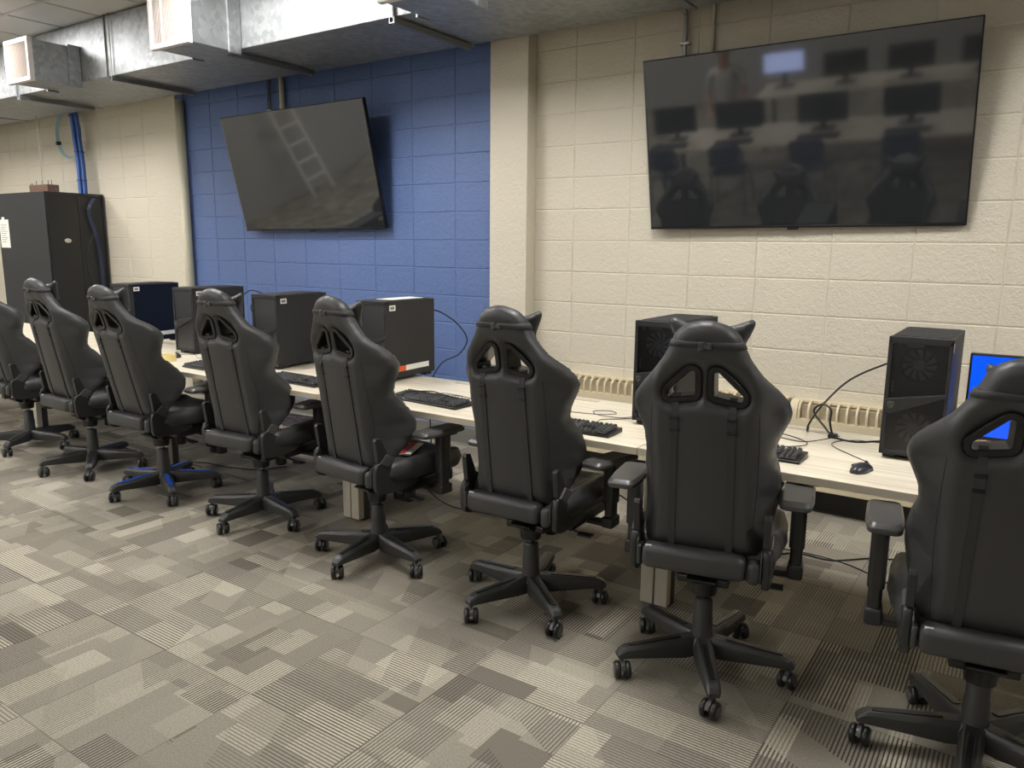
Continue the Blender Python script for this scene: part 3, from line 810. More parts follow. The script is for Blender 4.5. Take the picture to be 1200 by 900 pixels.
for pad in kids(kids(chairs[2], 'armrest')[1], 'arm_pad'): pad.rotation_euler.z = R(-13); pad.location.x += .02; pad.location.y -= .03
for c, ext in zip(chairs, (0, 1, 0, 0, 1.5, 5, 2, 2)):     # how far each back is reclined beyond the first
    for ch in c.children:
        if ch.name.split('.')[0] in ('backrest', 'lumbar_strap', 'headrest_strap', 'head_pillow'):
            p = Vector((0, -.14, .5)); ch.matrix_basis = Matrix.Translation(p) @ Matrix.Rotation(R(ext), 4, 'X') @ Matrix.Translation(-p) @ ch.matrix_basis
for ch in chairs[1].children:                               # the nearest chair's seat is set lower
    if ch.name.split('.')[0] != 'gas_column': ch.matrix_basis = Matrix.Translation((0, 0, -.030)) @ ch.matrix_basis
for ch in kids(chairs[1], 'head_pillow'): ch.scale.x = .74
for ch in kids(chairs[1], 'headrest_strap'): ch.scale.x = 1.13; ch.scale.y = 1.0; ch.location.z -= .026; ch.location.y += .004
for i, (x, y, a, ph, lab, bl) in enumerate(spots):
    add_base(chairs[i], R(ph-a), M['blue_trim'] if bl else M['plastic_dk'], 100+i)

# ------------------------------------------------------------------ computers
def make_pc(w=.205, d=.44, h=.452):
    t = thing('desktop_computer', 'x', 'computer', (0, 0, DT), 0, 'black desktop computer towers on the desks')
    z0 = .018; body = BM(); box(body, 0, w, .028, d, z0, h-.004); obj('case_body', body, M['case'], t, bevel=.004)
    b = BM(); box(b, .012, w-.012, .04, d-.03, h-.0045, h); obj('top_filter', b, M['case_top'], t, bevel=.002)
    # front shell: recessed tray, windows and diagonal bar
    b = BM(); box(b, .004, w-.004, .020, .030, z0, h-.002); obj('front_tray', b, M['plastic_dk'], t)
    fr = BM()
    box(fr, 0, w, .0, .030, h-.026, h-.002); box(fr, 0, w, .0, .030, z0, z0+.016)
    prism(fr, [(0, z0), (.017, z0+.01), (.013, h-.02), (0, h-.002)], 'y', 0.0, .030)
    prism(fr, [(w, z0), (w-.010, z0), (w-.012, h-.02), (w, h-.002)], 'y', .0, .030)
    shell = obj('front_panel', fr, M['case'], t, bevel=.002)
    b = BM()
    H = h-z0
    prism(b, [(.002, z0+.47*H), (.018, z0+.34*H), (w-.008, z0+.52*H), (w-.008, z0+.55*H)], 'y', -.006, .018)
    bar = obj('diagonal_bar', b, M['case'], t, bevel=.002)
    # emblem: small shield outline with a curled mark
    b = BM(); cx, cz = .026, z0+.425*H
    sh = [(-.010, .010), (-.004, .013), (.004, .013), (.010, .010), (.008, -.004), (0, -.013), (-.008, -.004)]
    for i in range(len(sh)):
        p, q = sh[i], sh[(i+1) % len(sh)]; tube(b, [(cx+p[0], -.0075, cz+p[1]), (cx+q[0], -.0075, cz+q[1])], .0009, 5)
    cur = spline([(cx+.005, -.0075, cz+.007), (cx-.003, -.0075, cz+.008), (cx-.004, -.0075, cz+.002), (cx+.004, -.0075, cz-.001), (cx+.003, -.0075, cz-.006), (cx-.002, -.0075, cz-.004)], 3)
    tube(b, cur, .0011, 5); obj('emblem', b, M['label_print'], bar)
    # glass windows
    for nm, P in (('upper_window', [(.013, z0+.46*H), (w-.010, z0+.54*H), (w-.010, h-.027), (.013, h-.027)]), ('lower_window', [(.014, z0+.36*H), (w-.010, z0+.52*H), (w-.010, z0+.03*H), (.014, z0+.03*H)])):
        b = BM(); prism(b, P, 'y', .0045, .0065); obj(nm, b, M['smoked'], t)
    for cz in (.77, .24):
        fcz = z0+cz*H; fcx = w*.50; b = BM(); rad = .056
        for k in range(11):
            a0 = 2*math.pi*k/11; pts = []
            for (r_, da) in ((.016, 0), (.034, .16), (rad, .30), (rad, .66), (.034, .50), (.016, .42)):
                pts.append((fcx+r_*math.cos(a0+da), fcz+r_*math.sin(a0+da)))
            vs = [b.verts.new((p[0], .0135+(.003 if i > 2 else -.001), p[1])) for i, p in enumerate(pts)]; b.faces.new(vs)
            vs2 = [b.verts.new((p[0], .0155+(.003 if i > 2 else -.001), p[1])) for i, p in enumerate(pts)]; b.faces.new(vs2[::-1])
            for i in range(6): b.faces.new((vs[i], vs[(i+1) % 6], vs2[(i+1) % 6], vs2[i]))
        lathe(b, [(.017, -.004), (.019, 0), (.017, .005)], (0, 0, 0), 18, Matrix.Translation((fcx, .0135, fcz)) @ Matrix.Rotation(R(90), 4, 'X'))
        fan = obj('cooling_fan', b, M['fan'], t)
        b = BM(); N = 28
        ring = [[b.verts.new((fcx+rr_*math.cos(2*math.pi*i/N), yy, fcz+rr_*math.sin(2*math.pi*i/N))) for i in range(N)] for rr_, yy in ((.0585, .012), (.0615, .012), (.0615, .0198), (.0585, .0198))]
        for a, c in zip(ring, ring[1:]+ring[:1]):
            for i in range(N): b.faces.new((a[i], a[(i+1) % N], c[(i+1) % N], c[i]))
        obj('fan_ring', b, M['case'], fan)
    b = BM(); prism(b, [(.085+.03*math.cos(q), z0+.925*H+.008*math.sin(q)) for q in [2*math.pi*i/14 for i in range(14)]], 'y', .013, .0195); obj('fan_bracket', b, M['label_print'], t)
    for k in range(2): obj('heat_sink', box(BM(), .03+.007*k, .033+.007*k, .013, .0195, z0+.90*H, z0+.955*H), M['label_print'], t)
    for k in range(3): obj('memory_stick', box(BM(), .020, .026, .013, .0195, z0+(.53+.035*k)*H, z0+(.55+.035*k)*H), M['label_print'], t)
    for x in (.03, w-.03):
        for y in (.06, d-.05):
            b = BM(); rbox(b, x-.022, x+.022, y-.03, y+.03, 0, z0+.001, .004, 2); obj('foot', b, M['plastic_dk'], t)
    b = BM(); box(b, .02, w-.02, d, d+.004, z0+.03, h-.03); obj('rear_plate', b, M['leg_side'], t)
    return t
pc0 = make_pc(); PW, PD, PH = .205, .44, .452
def side_label(t, y, z, ly, lz, m, label):
    o = obj('side_label', box(BM(), PW, PW+.0012, y, y+ly, z, z+lz), m, t); o['label'] = label; return o
pcs = [
    (1.19, -1.53, 0, 'computer tower partly behind the chair with pillow corners, before the radiator', 'small'),
    (2.165, -1.482, 0, 'rightmost computer tower, its two dark fans facing the room', 'tag'),
    (-.520, -1.475, 3, 'computer tower on the blue wall desk with an orange and white strip along its side', 'strip'),
    (-1.365, -1.525, 6, 'computer tower before the blue wall, second left of the pillar, no strip on its side', 'plain'),
    (-2.340, -1.43, 4, 'computer tower at the left end of the blue wall, black cable loop behind it', 'plain'),
    (-3.110, -1.44, 8, 'farthest computer tower, glossy side with a strip near its foot, beside the rack', 'strip2')]
pcobj = []
for i, (x, y, a, lab, var) in enumerate(pcs):
    c = pc0 if i == 0 else copy_tree(pc0)
    c.location = (x, y, DT); c.rotation_euler = (0, 0, R(a)); c['label'] = lab; pcobj.append(c)
for c, (x, y, a, lab, var) in zip(pcobj, pcs):
    if var in ('strip', 'plain', 'strip2'):
        side_label(c, .035, .398, .05, .03, M['white'], 'small white asset label')
        s_ = obj('label_print', box(BM(), PW+.001, PW+.0016, .042, .075, .405, .421), M['label_print'], c.children[-1])
    if var == 'tag': side_label(c, .006, .405, .012, .03, M['white'], 'small white label')
    if var in ('strip', 'strip2'):
        side_label(c, .05, .055, .12, .030, M['orange'], 'orange part of the printed strip')
        side_label(c, .17, .055, .21, .030, M['white'], 'white part of the printed strip')
    if var == 'strip2':
        o = obj('side_panel', box(BM(), PW, PW+.0006, .032, PD-.004, .024, PH-.010), M['case_gloss'], c); o['label'] = 'glossy dark side panel'
    if var == 'strip':
        tag(obj('paper_sheet', box(BM(), 0, 0, 0, 0, 0, 0) if 0 else box(BM(), -.47, -.36, -1.37, -1.10, DT+PH+.0005, DT+PH+.003), M['paper']), 'white sheet of paper lying on top of the tower with the orange strip', 'paper')

# cables behind the towers
def cable(pts, r, label, m='cable', group=None, k=6):
    o = obj('cable', tube(BM(), spline(pts, k), r, 7), M[m], smooth=True); tag(o, label, 'cable', group); return o
cable([(-.345, -1.03, 1.12), (-.33, -.97, 1.10), (-.30, -.86, 1.03), (-.27, -.80, .93), (-.30, -.84, .84), (-.36, -.95, .78), (-.40, -1.0, .60), (-.40, -.98, .1)], .004, 'black power cable curving from the back of the tower with the orange strip', )
cable([(-2.16, -1.0, 1.12), (-2.10, -.95, 1.16), (-2.0, -.88, 1.10), (-2.0, -.88, 1.0), (-2.08, -.93, .96), (-2.12, -.96, 1.04), (-2.06, -.92, 1.10), (-1.98, -.88, .98), (-1.94, -.85, .85), (-1.95, -.85, .5)], .004, 'looped black cable behind the tower at the left end of the blue wall')

# ------------------------------------------------------------------ monitor with blue screen
def monitor(loc, rz, label, scr, w=.54, h=.325, zc=.215, group=None):
    t = thing('monitor', label, 'monitor', loc, rz, group)
    obj('bezel', box(BM(), -w/2, w/2, 0, .028, zc-h/2, zc+h/2), M['plastic'], t, bevel=.003)
    obj('screen_panel', box(BM(), -w/2+.008, w/2-.008, -.0015, .001, zc-h/2+.014, zc+h/2-.008), scr, t)
    b = BM(); rbox(b, -.12, .12, -.04, .15, 0, .012, .005, 2); obj('stand_base', b, M['plastic'], t)
    b = BM(); box(b, -.03, .03, .035, .06, .01, zc+.05); obj('stand_neck', b, M['plastic'], t, bevel=.003)
    return t
monitor((2.675, -1.19, DT), 0, 'monitor with a lit blue screen behind the nearest chair', M['screen_blue'])

# ------------------------------------------------------------------ keyboards
def make_keyboard():
    t = thing('keyboard', 'x', 'keyboard', (0, 0, DT), 0, 'black keyboards on the desks by the wall')
    b = BM(); prism(b, [(-.068, 0), (.068, 0), (.068, .020), (-.068, .011)], 'x', -.218, .218); obj('keyboard_base', b, M['plastic_dk'], t, bevel=.003)
    b = BM(); p = .019
    def keyrow(x0, x1, y, widths):
        x = x0
        for w in widths:
            if x+w*p > x1+.003: break
            zt = .0155+(y+.066)/.132*.009
            q = [b.verts.new(v) for v in ((x+.001, y, zt), (x+w*p-.001, y, zt), (x+w*p-.001, y+.017, zt+.001), (x+.001, y+.017, zt+.001))]
            q2 = [b.verts.new(v) for v in ((x+.0045, y+.004, zt+.010), (x+w*p-.0045, y+.004, zt+.010), (x+w*p-.0045, y+.0135, zt+.011), (x+.0045, y+.0135, zt+.011))]
            b.faces.new(q2)
            for i in range(4): b.faces.new((q[i], q[(i+1) % 4], q2[(i+1) % 4], q2[i]))
            x += w*p
    rows = [(-.061, [1.25]*3+[6.25]+[1.25]*4), (-.042, [2.25]+[1]*10+[2.75]), (-.023, [1.75]+[1]*11+[2.25]), (-.004, [1.5]+[1]*12+[1.5]), (.015, [1]*13+[2]), (.041, [1]*15)]
    for y, ws in rows:
        keyrow(-.212, .075, y, ws)
        if y != -.023 and y != -.042: keyrow(.081, .139, y, [1]*3)
        keyrow(.144, .214, y, [1]*4)
    obj('keycaps', b, M['key'], t)
    return t
kb0 = make_keyboard()
kbs = [(.195, -1.690, -4, 'black keyboard with a mouse and cable piled on it, before the blue wall'),
       (1.010, -1.765, 2, 'black keyboard left of the chair with pillow corners'),
       (1.735, -1.700, 1, 'black keyboard showing only its right end beside the chair with pillow corners'),
       (-.755, -1.705, -2, 'black keyboard in front of the plain tower before the blue wall'),
       (-1.500, -1.720, 0, 'black keyboard mostly hidden behind the chair holding the magazine')]
for i, (x, y, a, lab) in enumerate(kbs):
    c = kb0 if i == 0 else copy_tree(kb0)
    c.location = (x, y, DT); c.rotation_euler = (0, 0, R(a)); c['label'] = lab
# ------------------------------------------------------------------ mice
def make_mouse(loc, rz, label, tailpts):
    t = thing('computer_mouse', label, 'mouse', loc, rz, 'black computer mice on the desks')
    b = BM(); nU, nV = 18, 14; g = {}
    for i in range(nU+1):
        for j in range(nV):
            v = i/nU; a = 2*math.pi*j/nV; y = -.060+.12*v
            w = .031*(math.sin(math.pi*min(1, max(0, v*.94+.03))))**.45*(1-.12*math.exp(-((v-.55)/.16)**2)); hh = .037*(math.sin(math.pi*(v*.9+.05)))**.6*(1-.35*v)
            x = w*math.cos(a); z = max(0, math.sin(a))*hh
            if math.sin(a) < 0: z = .0; x = w*math.cos(a)*.96
            g[i, j] = b.verts.new((x, y, z+.001))
    for i in range(nU):
        for j in range(nV): b.faces.new((g[i, j], g[i, (j+1) % nV], g[i+1, (j+1) % nV], g[i+1, j]))
    b.faces.new([g[0, j] for j in range(nV)][::-1]); b.faces.new([g[nU, j] for j in range(nV)])
    obj('mouse_shell', b, M['mouse'], t, smooth=True)
    b = BM(); lathe(b, [(.006, -.004), (.008, 0), (.006, .004)], (0, 0, 0), 12, Matrix.Translation((0, .032, .024)) @ Matrix.Rotation(R(90), 4, 'Y')); obj('scroll_wheel', b, M['plastic_dk'], t)
    b = BM(); box(b, -.0315, -.027, -.012, .008, .014, .019); box(b, -.031, -.0265, .010, .022, .013, .018); obj('side_button', b, M['plastic_dk'], t)
    inv = (Matrix.Translation(loc) @ Matrix.Rotation(rz, 4, 'Z')).inverted()
    obj('mouse_cable', tube(BM(), [inv @ p for p in spline(tailpts, 6)], .0016, 6), M['cable'], t, smooth=True)
    return t
zt = DT+.003
make_mouse((2.150, -1.710, DT), R(-14), 'black mouse on open desk left of the rightmost tower', [(2.165, -1.652, zt+.008), (2.14, -1.58, zt), (2.00, -1.43, zt), (1.99, -1.34, zt), (2.05, -1.27, zt), (2.14, -1.25, zt), (2.30, -1.14, zt)])
make_mouse((.835, -1.585, DT), R(20), 'black mouse just right of the chair standing before the pillar', [(.815, -1.530, zt+.008), (.85, -1.49, zt), (.99, -1.46, zt), (1.05, -1.40, zt), (1.0, -1.36, zt), (.94, -1.41, zt), (1.0, -1.47, zt), (1.12, -1.45, zt), (1.15, -1.30, zt), (1.15, -1.16, zt)])
make_mouse((.02, -1.745, DT+.001), R(-70), 'black mouse lying against the left end of the cable-piled keyboard', [(.075, -1.722, zt+.012), (.10, -1.70, zt+.03), (.18, -1.66, zt+.034), (.24, -1.62, zt+.034), (.34, -1.585, zt+.02), (.36, -1.54, zt), (.25, -1.50, zt), (.10, -1.52, zt)])
make_mouse((-2.13, -1.56, DT), R(60), 'black mouse behind the roll of yellow tape', [(-2.18, -1.53, zt+.008), (-2.2, -1.48, zt), (-2.12, -1.43, zt), (-1.98, -1.50, zt), (-1.9, -1.42, zt)])
# keyboard cables on the right desks
cable([(1.79, -1.633, zt+.010), (1.80, -1.58, zt), (1.90, -1.48, zt), (1.88, -1.40, zt), (1.77, -1.33, zt), (1.76, -1.38, zt), (1.88, -1.42, zt), (1.97, -1.33, zt+.01), (1.99, -1.28, zt+.01)], .0018, 'thin black cable leading from the half-hidden keyboard to the knot beside the tower')
cable([(1.08, -1.695, zt+.012), (1.07, -1.62, zt), (1.05, -1.55, zt), (1.10, -1.50, zt), (1.16, -1.44, zt)], .0018, 'thin black cable leading from the keyboard beside the chair with pillow corners')
cable([(-.02, -1.66, zt+.02), (-.06, -1.70, zt+.004), (-.08, -1.735, zt), (-.03, -1.72, zt+.01), (.04, -1.68, zt+.03), (.14, -1.63, zt+.036), (.22, -1.65, zt+.036), (.31, -1.68, zt+.036), (.36, -1.62, zt+.01), (.44, -1.58, zt)], .003, 'braided black cable draped over the keyboard before the blue wall')
cable([(2.166, -1.03, 1.05), (2.10, -1.06, 1.03), (1.98, -1.12, .96), (1.90, -1.20, .86), (1.86, -1.24, .78), (1.85, -1.22, .745), (1.84, -1.16, .744), (1.84, -1.10, .66)], .0042, 'thick black power cable running from the rightmost tower down to the desk edge')
cable([(1.96, -1.27, zt+.006), (1.945, -1.26, .80), (1.94, -1.24, .85), (1.90, -1.22, .862), (1.87, -1.22, .83), (1.92, -1.25, .78), (1.97, -1.28, zt+.004), (2.05, -1.30, zt), (2.11, -1.25, zt), (2.16, -1.20, zt)], .0045, 'loop of thick black cable standing up on the desk left of the rightmost tower')
b = BM(); rbox(b, 1.945, 1.980, -1.29, -1.255, DT, DT+.018, .005, 2); tag(obj('cable_knot', b, M['cable']), 'black cable tie knot under the standing loop of cable', 'cable tie')
# floor and hanging cables
cable([(-.42, -1.62, .70), (-.40, -1.45, .66), (-.44, -1.3, .45), (-.33, -1.25, .2), (-.12, -1.2, .02), (.2, -1.15, .006), (.5, -1.2, .006)], .004, 'black cable hanging below the desk before the blue wall')
cable([(-.50, -1.2, .62), (-.35, -1.22, .655), (-.1, -1.22, .665), (.2, -1.22, .66)], .004, 'black cable running under the desk rail before the blue wall')
cable([(.95, -1.35, .34), (1.05, -1.32, .33), (1.2, -1.3, .22), (1.34, -1.28, .04), (1.5, -1.1, .006), (1.7, -.75, .006), (1.9, -.72, .006), (2.1, -.55, .006), (2.4, -.5, .006)], .004, 'black cable crossing the carpet under the rightmost desk')
cable([(1.3, -.95, .006), (1.55, -.75, .006), (1.8, -.70, .006), (2.0, -.74, .006), (2.2, -.86, .006), (2.5, -.9, .006)], .003, 'second thin black cable on the carpet under the rightmost desk')
cable([(-2.12, -1.52, .006), (-2.0, -1.46, .006), (-1.8, -1.44, .006), (-1.6, -1.36, .006), (-1.5, -1.2, .006)], .004, 'black cable with a bare end on the carpet behind the chair with blue base inlays')
cable([(1.95, -1.8, .700), (1.99, -1.7, .655), (2.1, -1.62, .66), (2.2, -1.60, .70), (2.35, -1.6, .706)], .004, 'black cable drooping under the front of the rightmost desk')

# ------------------------------------------------------------------ small items
b = BM(); N = 32
ring = [[b.verts.new((r_*math.cos(2*math.pi*i/N), r_*math.sin(2*math.pi*i/N), z)) for i in range(N)] for r_, z in ((.052, 0), (.052, .046), (.038, .046), (.038, 0))]
for a, c in zip(ring, ring[1:]+ring[:1]):
    for i in range(N): b.faces.new((a[i], a[(i+1) % N], c[(i+1) % N], c[i]))
o = obj('tape_roll', b, M['tape']); o.location = (-2.01, -1.70, DT); tag(o, 'roll of pale yellow tape lying on the desk', 'tape')
tag(obj('sticky_note', box(BM(), -2.12, -2.02, -1.30, -1.296, .60, .625), M['yellow']), 'yellow strip stuck beneath the desk behind the chair with blue base inlays', 'note')
# magazine on the seat of one chair, booklet on another
def booklet(c, x, y, rz, w, l, mats, label, nm, tilt=0):
    base = c.location; a = c.rotation_euler.z; p = Matrix.Translation(base) @ Matrix.Rotation(a, 4, 'Z') @ Vector((x, y, .517))
    t = thing(nm, label, 'magazine', p, a+rz)
    b = BM(); box(b, -w/2, w/2, -l/2, l/2, .0, .006); o = obj('pages', b, M['paper'], t)
    b = BM(); box(b, -w/2-.001, w/2+.001, -l/2-.001, l/2+.001, .006, .0075); o = obj('cover', b, mats[0], t)
    for i, m in enumerate(mats[1:]):
        b = BM(); box(b, -w/2+w*(.15+.42*i), -w/2+w*(.15+.42*i)+w*.25, -l/2, l/2, .0075, .0082); obj('cover_panel', b, m, t)
    return t
booklet(chairs[4], .04, .13, R(8), .22, .28, [M['comic']], 'colourful comic magazine lying on a chair seat', 'comic_magazine')
t = booklet(chairs[3], .02, .14, R(30), .15, .21, [M['paper'], M['white'], M['redp']], 'red and white booklet lying on a chair seat', 'booklet')

# ------------------------------------------------------------------ rack
RX0, RX1, RY0, RY1, RH = -6.80, -5.74, -.61, -.01, 1.985
rk = thing('server_rack', 'tall black server rack with a paper sheet on its left face', 'rack', (RX1, RY0, 0))
w, d = RX1-RX0, RY1-RY0
obj('cabinet', box(BM(), -w, 0, 0, d, .03, RH), M['rack'], rk, bevel=.004)
o = obj('side_door', box(BM(), .0, .018, .012, .315, .06, RH-.02), M['rackglass'], rk, bevel=.003)
b = BM(); lathe(b, [(.006, -.002), (.022, -.001), (.022, .002)], (0, 0, 0), 20, Matrix.Translation((.019, .185, 1.50)) @ Matrix.Scale(1.6, 4, (0, 1, 0)) @ Matrix.Rotation(R(90), 4, 'Y')); obj('oval_badge', b, M['chrome'], o)
b = BM()
for z in (1.70, 1.66, 1.62): box(b, .018, .020, .06, .16, z, z+.01)
obj('vent_slot', b, M['plastic_dk'], o)
b = BM(); box(b, 0, .022, .318, .330, .04, RH-.01); box(b, 0, .022, .575, .588, .04, RH-.01); box(b, 0, .022, .33, .575, RH-.03, RH-.01); box(b, 0, .022, .33, .575, .04, .06)
obj('channel_frame', b, M['rack'], rk, bevel=.002)
for x in (-w+.05, -.05):
    for y in (.05, d-.05): obj('foot', lathe(BM(), [(.02, 0), (.02, .032)], (x, y, 0), 12), M['plastic_dk'], rk)
tag(obj('paper_notice', box(BM(), -6.765, -6.56, -.6135, -.6105, 1.42, 1.715), M['paper']), 'printed white sheet hanging on the black rack', 'paper')
pn = bpy.data.objects['paper_notice']
b = BM()
for k in range(9): box(b, -6.74, -6.60-.02*(k % 3), -.6142, -.6136, 1.655-.022*k, 1.661-.022*k)
o = obj('printed_lines', b, M['label_print'], pn)
o = obj('tape_tab', box(BM(), -6.70, -6.64, -.6148, -.6136, 1.70, 1.74), M['white'], pn)
# network cable bundle: comes down from the ceiling and along the rack's channel
b = BM()
for k in range(9):
    a = 2*math.pi*k/9; r_ = .031 if k < 8 else 0
    ox, oy = r_*math.cos(a), r_*math.sin(a)
    tube(b, [(x+ox, y+oy, z) for x, y, z in spline([(-5.97, -.14, 2.98), (-5.965, -.12, 2.6), (-5.95, -.11, 2.3), (-5.93, -.12, 2.0), (-5.93, -.12, 1.987)], 5)], .0145, 6)
cb = tag(obj('cable_bundle', b, M['bluecable'], smooth=True), 'thick bundle of blue network cables dropping onto the rack', 'cable')
for z in (2.78, 2.42, 2.13):
    x = -5.965 if z > 2.5 else -5.94
    b = BM(); tube(b, [(x+.049*math.cos(a), -.118+.049*math.sin(a)-.02*(z > 2.5), z) for a in [2*math.pi*i/16 for i in range(17)]], .004, 6); obj('velcro_tie', b, M['plastic_dk'], cb)
b = BM()
for k in range(3):
    tube(b, spline([(-5.70-.004*k, -.12-.013*k, 1.94), (-5.702, -.19-.01*k, 1.80), (-5.70, -.13-.012*k, 1.55), (-5.702, -.10-.012*k, 1.30), (-5.70, -.10-.011*k, .9), (-5.70, -.12-.011*k, .3)], 6), .0055, 6)
cb2 = tag(obj('cable_bundle', b, simple('dark_blue_cable', (40, 52, 78), .4), smooth=True), 'dark blue cables running down the side channel of the rack', 'cable')
b = BM(); tube(b, spline([(-5.70, -.24, 1.86), (-5.70, -.14, 1.65), (-5.70, -.22, 1.45), (-5.70, -.26, 1.2), (-5.70, -.16, .95)], 6), .004, 6); tag(obj('cable', b, M['cable'], smooth=True), 'loose black cable in the side channel of the rack', 'cable')
b = BM()
for k in range(4):
    r_ = .235+.006*k
    tube(b, [(-6.22+r_*math.cos(a), -.06-.007*k, 2.63+r_*1.0*math.sin(a)) for a in [2*math.pi*i/40 for i in range(41)]], .0045, 6)
lo = tag(obj('cable_loop', b, M['tealcable'], smooth=True), 'large hanging loop of pale teal cable beside the blue bundle', 'cable')
for a in (200, 320):
    x, z = -6.22+.245*math.cos(R(a)), 2.63+.245*math.sin(R(a)); b = BM(); rbox(b, x-.02, x+.02, -.095, -.05, z-.02, z+.02, .006, 2); obj('velcro_tie', b, M['plastic_dk'], lo)
tag(obj('support_wire', tube(BM(), [(-6.40, -.3, 2.11), (-6.40, -.3, 2.8)], .004, 6), M['conduit']), 'thin steel rod standing above the box on the rack', 'rod')
t = thing('junction_box', 'small brown wired box on top of the black rack', 'box', (-6.38, -.3, RH))
b = BM(); box(b, -.20, .20, -.06, .06, .0, .10); obj('box_body', b, M['brown'], t, bevel=.004)
for x in (-.16, -.03, .10, .17): obj('antenna', tube(BM(), [(x, 0, .10), (x, 0, .15)], .004, 6), M['brown'], t)
b = BM(); tube(b, spline([(-.2, 0, .09), (-.27, 0, .12), (-.31, 0, .06), (-.30, 0, .01)], 5), .004, 6); tube(b, spline([(.19, 0, .09), (.26, 0, .05), (.31, 0, .012)], 5), .004, 6); obj('box_wires', b, M['cable'], t)

# ------------------------------------------------------------------ the room behind the camera (seen mirrored in the screens)
def long_desk(x0, x1, y0, y1, label):
    t = thing('white_table', label, 'table', ((x0+x1)/2, (y0+y1)/2, 0), 0, 'white classroom tables facing the wall')
    w, d = (x1-x0)/2, (y1-y0)/2
    obj('tabletop', box(BM(), -w, w, -d, d, .71, .74), M['lam'], t, bevel=.003)
    for sx in (-1, 1):
        for sy in (-1, 1):
            obj('leg', box(BM(), sx*(w-.08)-.025, sx*(w-.08)+.025, sy*(d-.08)-.025, sy*(d-.08)+.025, 0, .71), M['leg_side'], t, bevel=.003)
    return t
long_desk(-1.15, 2.42, -5.28, -4.45, 'long white table mirrored across the lower half of the wide screen')
long_desk(-.5, 2.9, -7.25, -6.50, 'second white table mirrored higher up in the wide screen')
for i, (x, lab) in enumerate(((-1.00, 'leftmost'), (-.25, 'second'), (.66, 'third'), (1.52, 'fourth'))):
    monitor((x, -4.86, .74), math.pi, 'dark monitor mirrored in the wide screen, %s on the nearer table' % lab, M['screen'], .52, .31, .24, 'dark monitors on the mirrored white tables')
    c = copy_tree(kb0); c.location = (x, -4.60, .74); c.rotation_euler = (0, 0, math.pi); c['label'] = 'black keyboard mirrored in the wide screen, %s on the nearer table' % lab; c['group'] = 'keyboards on the mirrored table'
for x, lab in ((.55, 'second'), (1.3, 'third'), (2.1, 'fourth')):
    monitor((x, -6.86, .74), math.pi, 'dark monitor mirrored in the wide screen, %s on the farther table' % lab, M['screen'], .52, .31, .24, 'dark monitors on the mirrored white tables')
monitor((-.22, -6.95, .74), math.pi, 'monitor showing a bright pale page, mirrored in the wide screen', M['screen_white'], .52, .27, .32, None)
def shell_chair():
    t = thing('classroom_chair', 'x', 'chair', (0, 0, 0), 0, 'navy classroom chairs at the mirrored table')
    # faces +y locally (seat towards +y)
    so = arc_poly([(-.20, -.18), (.20, -.18), (.22, .20), (-.22, .20)], .06)
    b = BM(); pillow(b, so, [], .025, lambda x, y: .445+.5*(x*x)+0*y, lambda x, y: .008+0*x, .012, lambda u, v, d_: (u, v, d_)); obj('seat', b, M['shell'], t, smooth=True)
    bo = arc_poly([(-.20, .56), (.20, .56), (.18, .81), (-.18, .81)], .06)
    b = BM(); pillow(b, bo, [], .025, lambda x, z: -.20-.12*(z-.5)+.9*x*x, lambda x, z: .008+0*x, .012, lambda u, v, d_: (u, d_, v)); obj('backrest', b, M['shell'], t, smooth=True)
    for s in (-1, 1):
        obj('leg', tube(BM(), spline([(s*.20, -.26, .012), (s*.19, -.20, .25), (s*.18, -.17, .43), (s*.17, -.215, .56), (s*.16, -.25, .70)], 4), .011, 8), M['chrome'], t, smooth=True)
        obj('leg', tube(BM(), spline([(s*.21, .22, .012), (s*.20, .18, .25), (s*.18, .10, .43), (s*.18, -.15, .432)], 4), .011, 8), M['chrome'], t, smooth=True)
    return t
sc0 = shell_chair()
for i, (x, lab) in enumerate(((-.98, 'leftmost'), (-.28, 'second'), (.60, 'third'), (1.49, 'rightmost'))):
    c = sc0 if i == 0 else copy_tree(sc0)
    c.location = (x, -4.52, 0); c.rotation_euler = (0, 0, math.pi+R((3, -4, 2, -2)[i])); c['label'] = 'navy shell chair with chrome legs mirrored in the wide screen, %s of four' % lab
# ladder against the left wall, mirrored in the screen on the blue wall
lt = thing('step_ladder', 'white ladder leaning in the mirrored part of the room, seen in the tilted screen', 'ladder', (-8.0, -5.25, 0))
for s in (-.25, .25):
    obj('rail', tube(BM(), [(0, s, 0), (-.56, s*.9, 2.4)], .03, 4), M['ladder'], lt)
for k in range(7):
    f = (k+1)/8; obj('rung', box(BM(), -.56*f-.04, -.56*f+.04, -.24, .24, 2.4*f-.012, 2.4*f+.012), M['ladder'], lt)

